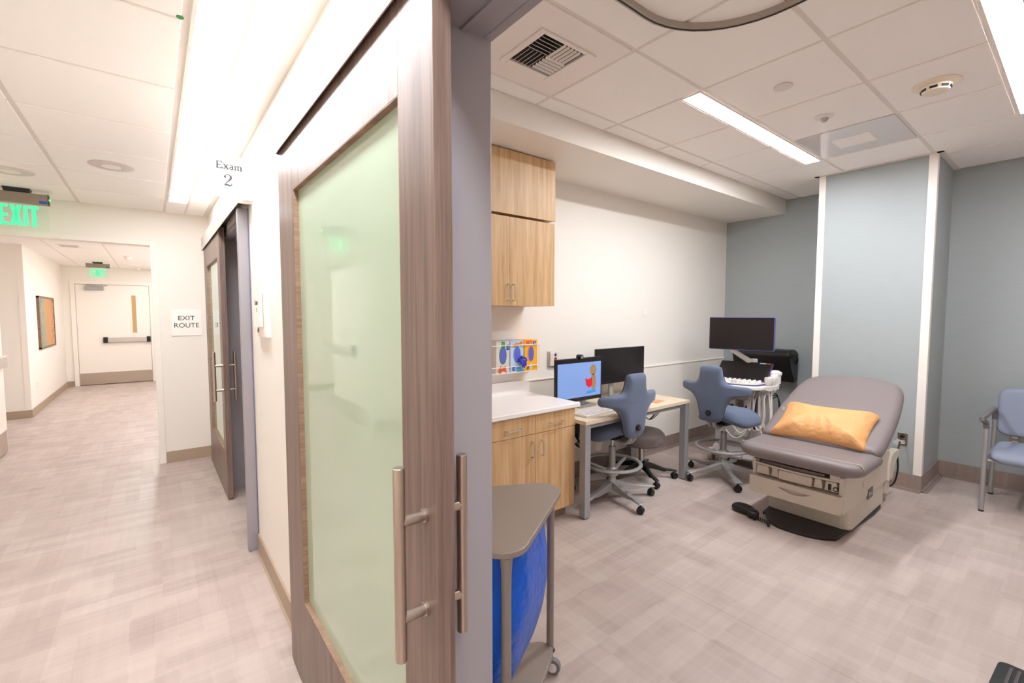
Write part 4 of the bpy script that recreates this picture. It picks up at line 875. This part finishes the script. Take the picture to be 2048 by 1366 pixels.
for side in (0, 1):
    o_ = side*m_
    for k_ in range(n_):
        fs.append((o_, o_+1+k_, o_+1+(k_+1) % n_))
        for i in range(len(rings_)-1):
            a = o_+1+i*n_; fs.append((a+k_, a+n_+k_, a+n_+(k_+1) % n_, a+(k_+1) % n_))
mbp.add(vs, fs).build('cover', ORANGE, pl, world=True, weld=True, subsurf=1)
MB().box(-.002, .002, -.012, .012, 0, .03).xf(lambda v: Vector(pf(-.325, .12, 0))+Vector((v.x-.01, v.y+.012, v.z-.015))).build('tag', CARD, pl, world=True)
# foot control
t = thing('foot_pedal', (3.70, 1.62, 0), 'black foot pedal with coiled cord lying before the exam table', 'foot pedal')
MB().pill(spline([(-.10, -.05), (.0, -.06), (.10, -.04), (.12, .02), (.07, .07), (-.05, .07), (-.12, .02)], 4), .06, lambda u, v, h: (3.745+v*.9, 1.69+u*.75, .032+h), s0=.5).build('pedal', BLACK, t, world=True, weld=True)
MB().pill(ell(0, 0, .045, .05, 16), .06, lambda u, v, h: (3.70+v, 1.595+u, .035+h), s0=.5).build('guard', BLACK, t, world=True, weld=True)
coil = []
for k_ in range(140):
    s_ = k_/139; a = s_*2*math.pi*16; c_ = (3.64+.035*math.sin(s_*4), 1.555-.10*s_+.03*math.sin(s_*6), .022)
    coil.append((c_[0]+.012*math.cos(a), c_[1]+.012*math.sin(a)*.3, c_[2]+.012*math.sin(a)))
coil = [(3.70, 1.60, .04)]+coil+[(3.75, 1.50, .025)]
MB().tube(coil, .0035, 5).build('coiled_cord', BLACK, t, world=True)
# ================================================================ ULTRASOUND MACHINE (front faces the saddle chair)
us = thing('ultrasound_machine', (5.12, 2.36, 0), 'white and grey ultrasound machine with large screen, control panel and hanging probes', 'ultrasound machine', rz=R(8))
ux = lambda mb: mb.xf(lambda v: (-v.x, -v.y, v.z))        # local: +x towards the operator, +y to the operator's right
def ub(name, mb, m, par=us, **k): return ux(mb).build(name, m, par, **k)
ub('body', MB().prism([(-.30, .16), (.14, .16), (.16, .30), (.10, .78), (.04, .84), (-.26, .86), (-.33, .60)], 'y', -.23, .23), USGREY, bevel=.025, seg=3)
ub('front_panel', MB().prism(rr(-.19, .19, .30, .76, .05), 'x', .125, .15), PURPLE, bevel=.008)
ub('front_insert', MB().prism(rr(-.16, .16, .22, .74, .035), 'x', .14, .165), USGREY, bevel=.006)
for k_, y_ in enumerate((-.115, -.04, .035, .11)):
    if k_ == 2: ub('empty_port', B(.16, .168, y_-.028, y_+.028, .50, .70), mat('port_brown', (118, 104, 92), .5)); continue
    pc = ub('probe_connector', B(.16, .195, y_-.028, y_+.028, .50, .70), WPLAS, bevel=.008)
    ub('connector_lock', MB().cyl((.195, y_, .63), (.21, y_, .63), .02), PURPLE, par=pc); ub('connector_mark', MB().box(.195, .199, y_-.015, y_+.015, .53, .58), PURPLE, par=pc)
ub('base', MB().prism([(-.32, .08), (.28, .07), (.30, .10), (.16, .17), (-.34, .18)], 'y', -.24, .24), USGREY, bevel=.02, seg=3)
for x_, y_ in ((.24, .23), (.24, -.23), (-.28, .23), (-.28, -.23)):
    wv = ub('wheel', MB().cyl((x_, y_-.025, .07), (x_, y_+.025, .07), .07, n=28), mat('wheel_cream', (196, 186, 174), .5), bevel=.008)
    ub('wheel_hub', MB().cyl((x_, y_-.03, .07), (x_, y_+.03, .07), .028), USGREY, par=wv)
for y_ in (-.10, .06): ub('brake_pedal', B(.28, .38, y_-.06, y_+.05, .10, .135), USGREY, bevel=.01); 
# control panel deck
ub('control_deck', MB().prism(spline([(.02, -.30), (.30, -.30), (.40, -.22), (.43, 0), (.40, .22), (.30, .30), (.02, .30), (-.06, .2), (-.06, -.2)], 4), 'z', .845, .885), WPLAS, bevel=.012, seg=3)
ub('deck_trim', MB().prism(spline([(.04, -.25), (.28, -.25), (.36, -.18), (.385, 0), (.36, .18), (.28, .25), (.04, .25)], 4), 'z', .885, .894), PURPLE)
ub('key_plate', MB().prism(spline([(.05, -.24), (.27, -.24), (.35, -.17), (.372, 0), (.35, .17), (.27, .24), (.05, .24)], 4), 'z', .892, .90), WPLAS)
for r_ in range(3):
    for c_ in range(9):
        ub('control_knob', MB().lathe([(.014, .90), (.014, .915), (.010, .92), (.001, .92)], (.10+r_*.07, -.20+c_*.05, 0), 10), mat('key_white', (224, 216, 212), .5))
ub('trackball', MB().lathe([(.03, .90), (.028, .912), (.018, .922), (.001, .926)], (.30, 0, 0), 18), USGREY)
# touch screen, tilted
def tilt(v): # plane leaning back over the deck
    a = R(38); return (.10-(v.z)*math.sin(R(52))+v.x*math.cos(R(52)), v.y, .91+v.z*math.cos(R(52))+v.x*math.sin(R(52)))
ts = ub('touch_screen', MB().box(-.03, 0, -.27, .27, 0, .29).xf(tilt), PURPLE, bevel=.006)
ub('touch_bezel', MB().box(0, .004, -.262, .262, .008, .282).xf(tilt), BLACK, par=ts, smooth=False)
ub('touch_glass', MB().box(.004, .0048, -.24, .24, .03, .26).xf(tilt), SCREEN, par=ts, smooth=False)
ub('screen_label', MB().box(.0045, .0055, .14, .20, .262, .278).xf(tilt), LBLUE, par=ts, smooth=False); ub('screen_label', MB().box(.0045, .0055, .205, .25, .264, .276).xf(tilt), ORG, par=ts, smooth=False)
ub('rear_tower', MB().prism(rr(-.30, -.12, -.21, .21, .04), 'z', .80, 1.07), USGREY, bevel=.03, seg=3)
# probe holders and probes
for i, (x_, y_) in enumerate(((.06, .33), (.16, .335), (.0, .31), (.24, .32))):
    hd = ub('probe_holder', MB().lathe([(.042, .84), (.046, .885), (.036, .89), (.034, .85)], (x_, y_, 0), 18), WPLAS)
    ub('probe', MB().lathe([(.014, .80), (.02, .86), (.03, .91), (.04, .95), (.036, .975), (.001, .98)], (x_, y_, 0), 16), WPLAS, par=us)
ub('gel_warmer', MB().lathe([(.05, .88), (.052, .97), (.06, .975), (.06, 1.0), (.03, 1.02), (.001, 1.02)], (-.06, .31, 0), 20), WPLAS)
ub('cable_hook', B(.20, .27, .26, .30, .82, .845), WPLAS, bevel=.006)
CW = mat('cable_white', (222, 214, 206), .45)
for i, (x_, y_, d_, dy, zt_) in enumerate(((.23, .25, .36, .10, .83), (.24, .20, .42, .09, .83), (.22, .29, .33, .07, .83), (.20, .15, .40, .10, .82), (.23, .30, .45, -.06, .82))):
    ub('probe_cable', MB().tube(spline([(x_, y_, zt_), (x_+.03, y_-.01, .74), (x_+.035, y_, (d_+.74)/2), (x_+.03, y_+dy*.2, d_+.04), (x_+.03, y_+dy*.5, d_), (x_+.025, y_+dy*.85, d_+.05), (x_+.02, y_+dy, (d_+.76)/2), (x_, y_+dy*.8, .76), (x_-.04, y_+dy*.6, .82)], 6, False), .0075, 8), CW)
for i, (y_, y2, d_) in enumerate(((.22, .11, .40), (.18, -.04, .36), (.16, -.115, .30))):
    ub('probe_cable', MB().tube(spline([(.22, y_, .82), (.26, y_-.02, .70), (.27, y_-.03, d_+.1), (.27, (y_+y2)/2, d_), (.26, y2+.02, d_+.1), (.23, y2, .55), (.20, y2, .60)], 6, False), .0075, 8), CW)
# main monitor on arm
ub('monitor_arm', MB().tube([(-.18, .05, 1.04), (-.13, .02, 1.10), (-.06, -.14, 1.22), (.0, -.14, 1.30)], [.03, .03, .025, .02], 12), WPLAS)
ub('arm_column', MB().cyl((-.2, .05, 1.0), (-.2, .05, 1.12), .04), WPLAS, bevel=.006)
ub('monitor_mount', B(-.03, .02, -.19, -.09, 1.26, 1.46), USGREY, bevel=.008)
mn = ub('monitor', MB().prism(rr(-.335, .335, 1.228, 1.590, .014), 'x', .02, .055).xf(lambda v: (v.x, v.y-.02, v.z)), mat('lilac_bezel', (96, 92, 150), .4), bevel=.004)
ub('monitor_screen', MB().prism(rr(-.329, .329, 1.236, 1.583, .01), 'x', .055, .0585).xf(lambda v: (v.x, v.y-.02, v.z)), SCREEN, par=mn, smooth=False)
ub('instruction_card', B(.30, .303, -.02, .11, .33, .46).xf(lambda v: (v.x-.12, v.y+.03+(v.z-.4)*.4, v.z-.02)), CARD, smooth=False)
for k_ in range(3): ub('rear_cable', MB().tube(spline([(-.31, .23, .75-.04*k_), (-.36, .27, .68), (-.37, .28+.01*k_, .45), (-.33, .23, .26)], 5, False), .006, 6), BLACK)
# black bolster on the wall
t = thing('black_bolster', (6.1, 2.6, .8), 'black padded case fixed to the blue wall behind the ultrasound machine', 'padded case')
MB().prism([(5.90, 1.17), (5.88, 1.13), (5.93, .98), (6.06, .79), (6.14, .80), (6.17, 1.15), (6.08, 1.195), (5.96, 1.195)], 'y', 2.18, 2.86).build('case', BLACKV, t, world=True, bevel=.02, seg=3)
B(6.15, XB, 2.35, 2.70, .92, 1.08).build('wall_bracket', BLACK, t, world=True)
MB().tube(spline([(5.93, 2.178, 1.10), (6.0, 2.16, 1.13), (6.08, 2.16, 1.08), (6.08, 2.178, 1.02)], 5, False), .009, 8).build('carry_strap', BLACK, t, world=True)
# ================================================================ LINEN HAMPER
A_, B_, C_ = Vector((1.43, 1.455)), Vector((.845, 1.085)), Vector((.835, 1.765))
def tri(s, r, n=7):
    ctr = (A_+B_+C_)/3; P = [ctr+(p-ctr)*s for p in (A_, C_, B_)]; o = []
    for i in range(3):
        p = P[i]; a = (P[i-1]-p).normalized(); b = (P[(i+1) % 3]-p).normalized(); h = math.acos(max(-1, min(1, a.dot(b))))/2
        d = r/math.tan(h); c_ = p+(a+b).normalized()*(r/math.sin(h)); p0 = p+a*d-c_; p1 = p+b*d-c_
        a0 = math.atan2(p0.y, p0.x); a1 = math.atan2(p1.y, p1.x)
        while a1 < a0: a1 += 2*math.pi
        if a1-a0 > math.pi: a0 += 2*math.pi; 
        o += [(c_.x+r*math.cos(a0+(a1-a0)*k_/n), c_.y+r*math.sin(a0+(a1-a0)*k_/n)) for k_ in range(n+1)]
    return o
hm = thing('linen_hamper', (1.04, 1.43, 0), 'triangular rolling hamper with taupe lid and blue plastic bag inside the doorway', 'hamper')
MB().prism(tri(1.12, .088), 'z', .832, .855).build('lid', TAUPEM, hm, world=True, bevel=.004, seg=3)
st_ = thing('x', (0, 0, 0), 'x', 'x'); bpy.data.objects.remove(st_)
lb_ = B(-.03, .03, -.022, .022, .855, .8558).xf(lambda v: (1.0+v.x*.85-v.y*.5, 1.45+v.x*.5+v.y*.85, v.z)).build('sticker', YEL, hm, world=True, lab='yellow and red warning sticker')
B(.018, .03, -.022, .022, .856, .8563).xf(lambda v: (1.0+v.x*.85-v.y*.5, 1.45+v.x*.5+v.y*.85, v.z)).build('sticker_band', RED, lb_, world=True); B(.032, .038, -.022, .022, .855, .8558).xf(lambda v: (1.0+v.x*.85-v.y*.5, 1.45+v.x*.5+v.y*.85, v.z)).build('sticker_text', INK, lb_, world=True)
MB().prism(tri(.97, .06), 'z', .10, .125).build('bottom_plate', TAUPEM, hm, world=True, bevel=.004)
ctr = (A_+B_+C_)/3
for p in (A_, B_, C_):
    q = ctr+(p-ctr)*.83
    MB().tube([(q.x, q.y, .085), (q.x, q.y, .70), (q.x, q.y, .78), (q.x, q.y, .832)], [.0165, .0165, .0175, .022], 14).build('post', TAUPEM, hm, world=True)
    MB().tube([(q.x+.018*math.cos(R(a)), q.y+.018*math.sin(R(a)), .098) for a in range(0, 360, 30)], .005, 6, closed=True).build('collar', BLACK, hm, world=True)
    d = (p-ctr).normalized(); cx_, cy_ = q.x+d.x*.0, q.y+d.y*.0
    cst = MB().cyl((cx_-.012, cy_-.028, .035), (cx_+.012, cy_-.012, .035), .035).build('caster', mat('caster_grey', (120, 118, 120), .5), hm, world=True, bevel=.005)
    MB().cyl((cx_-.016, cy_-.031, .035), (cx_+.014, cy_-.010, .035), .02).build('caster_hub', WPLAS, cst, world=True); MB().lathe([(.012, .06), (.012, .09)], (cx_, cy_, 0), 10).build('caster_stem', SILVER, cst, world=True)
bg = MB(); N_ = 60; lv = []
base_o = tri(.90, .12, 19)
levels = [(.832, 1.0, .004), (.80, 1.0, .008), (.72, 1.04, .010), (.62, 1.09, .013), (.53, 1.08, .016), (.44, .98, .018), (.35, .86, .020), (.26, .70, .022), (.18, .50, .02), (.15, .2, .01)]
vs = []; fs = []; nn = len(base_o)
for li, (z_, s_, wv) in enumerate(levels):
    for k_, p in enumerate(base_o):
        pv = Vector(p)-ctr; a = math.atan2(pv.y, pv.x)
        rr_ = s_*(1+wv*1.4*math.sin(a*7+li*.7)+wv*1.0*math.sin(a*13-li*1.1)+wv*.8*math.sin(a*23+li*2.3))
        vs.append((ctr.x+pv.x*rr_, ctr.y+pv.y*rr_, z_+.012*math.sin(a*3+li)*(1 if 2 < li else 0)*s_))
for i in range(len(levels)-1): fs += [(i*nn+k_, i*nn+(k_+1) % nn, (i+1)*nn+(k_+1) % nn, (i+1)*nn+k_) for k_ in range(nn)]
fs.append(tuple((len(levels)-1)*nn+k_ for k_ in range(nn)))
bgo = bg.add(vs, fs).build('bag', BAG, hm, world=True, subsurf=1, lab='bright blue crinkled plastic bag')
# ================================================================ STEP STOOL at the edge of the frame
ss = thing('step_stool', (2.49, .012, 0), 'black ribbed step stool standing on the open floor of the exam room', 'step stool', rz=R(-3))
MB().prism(rr(-.22, .22, -.17, .17, .03), 'z', .155, .185).build('platform', BLACK, ss, bevel=.004)
for k_ in range(13): B(-.19, .19, -.145+k_*.0225, -.135+k_*.0225, .185, .189).build('rib', mat('rib_grey', (74, 66, 68), .6), ss)
for x_ in (-.18, .18):
    for y_ in (-.13, .13): MB().tube([(x_*1.1, y_*1.1, 0), (x_, y_, .156)], .014, 10).build('leg', CHROME, ss)
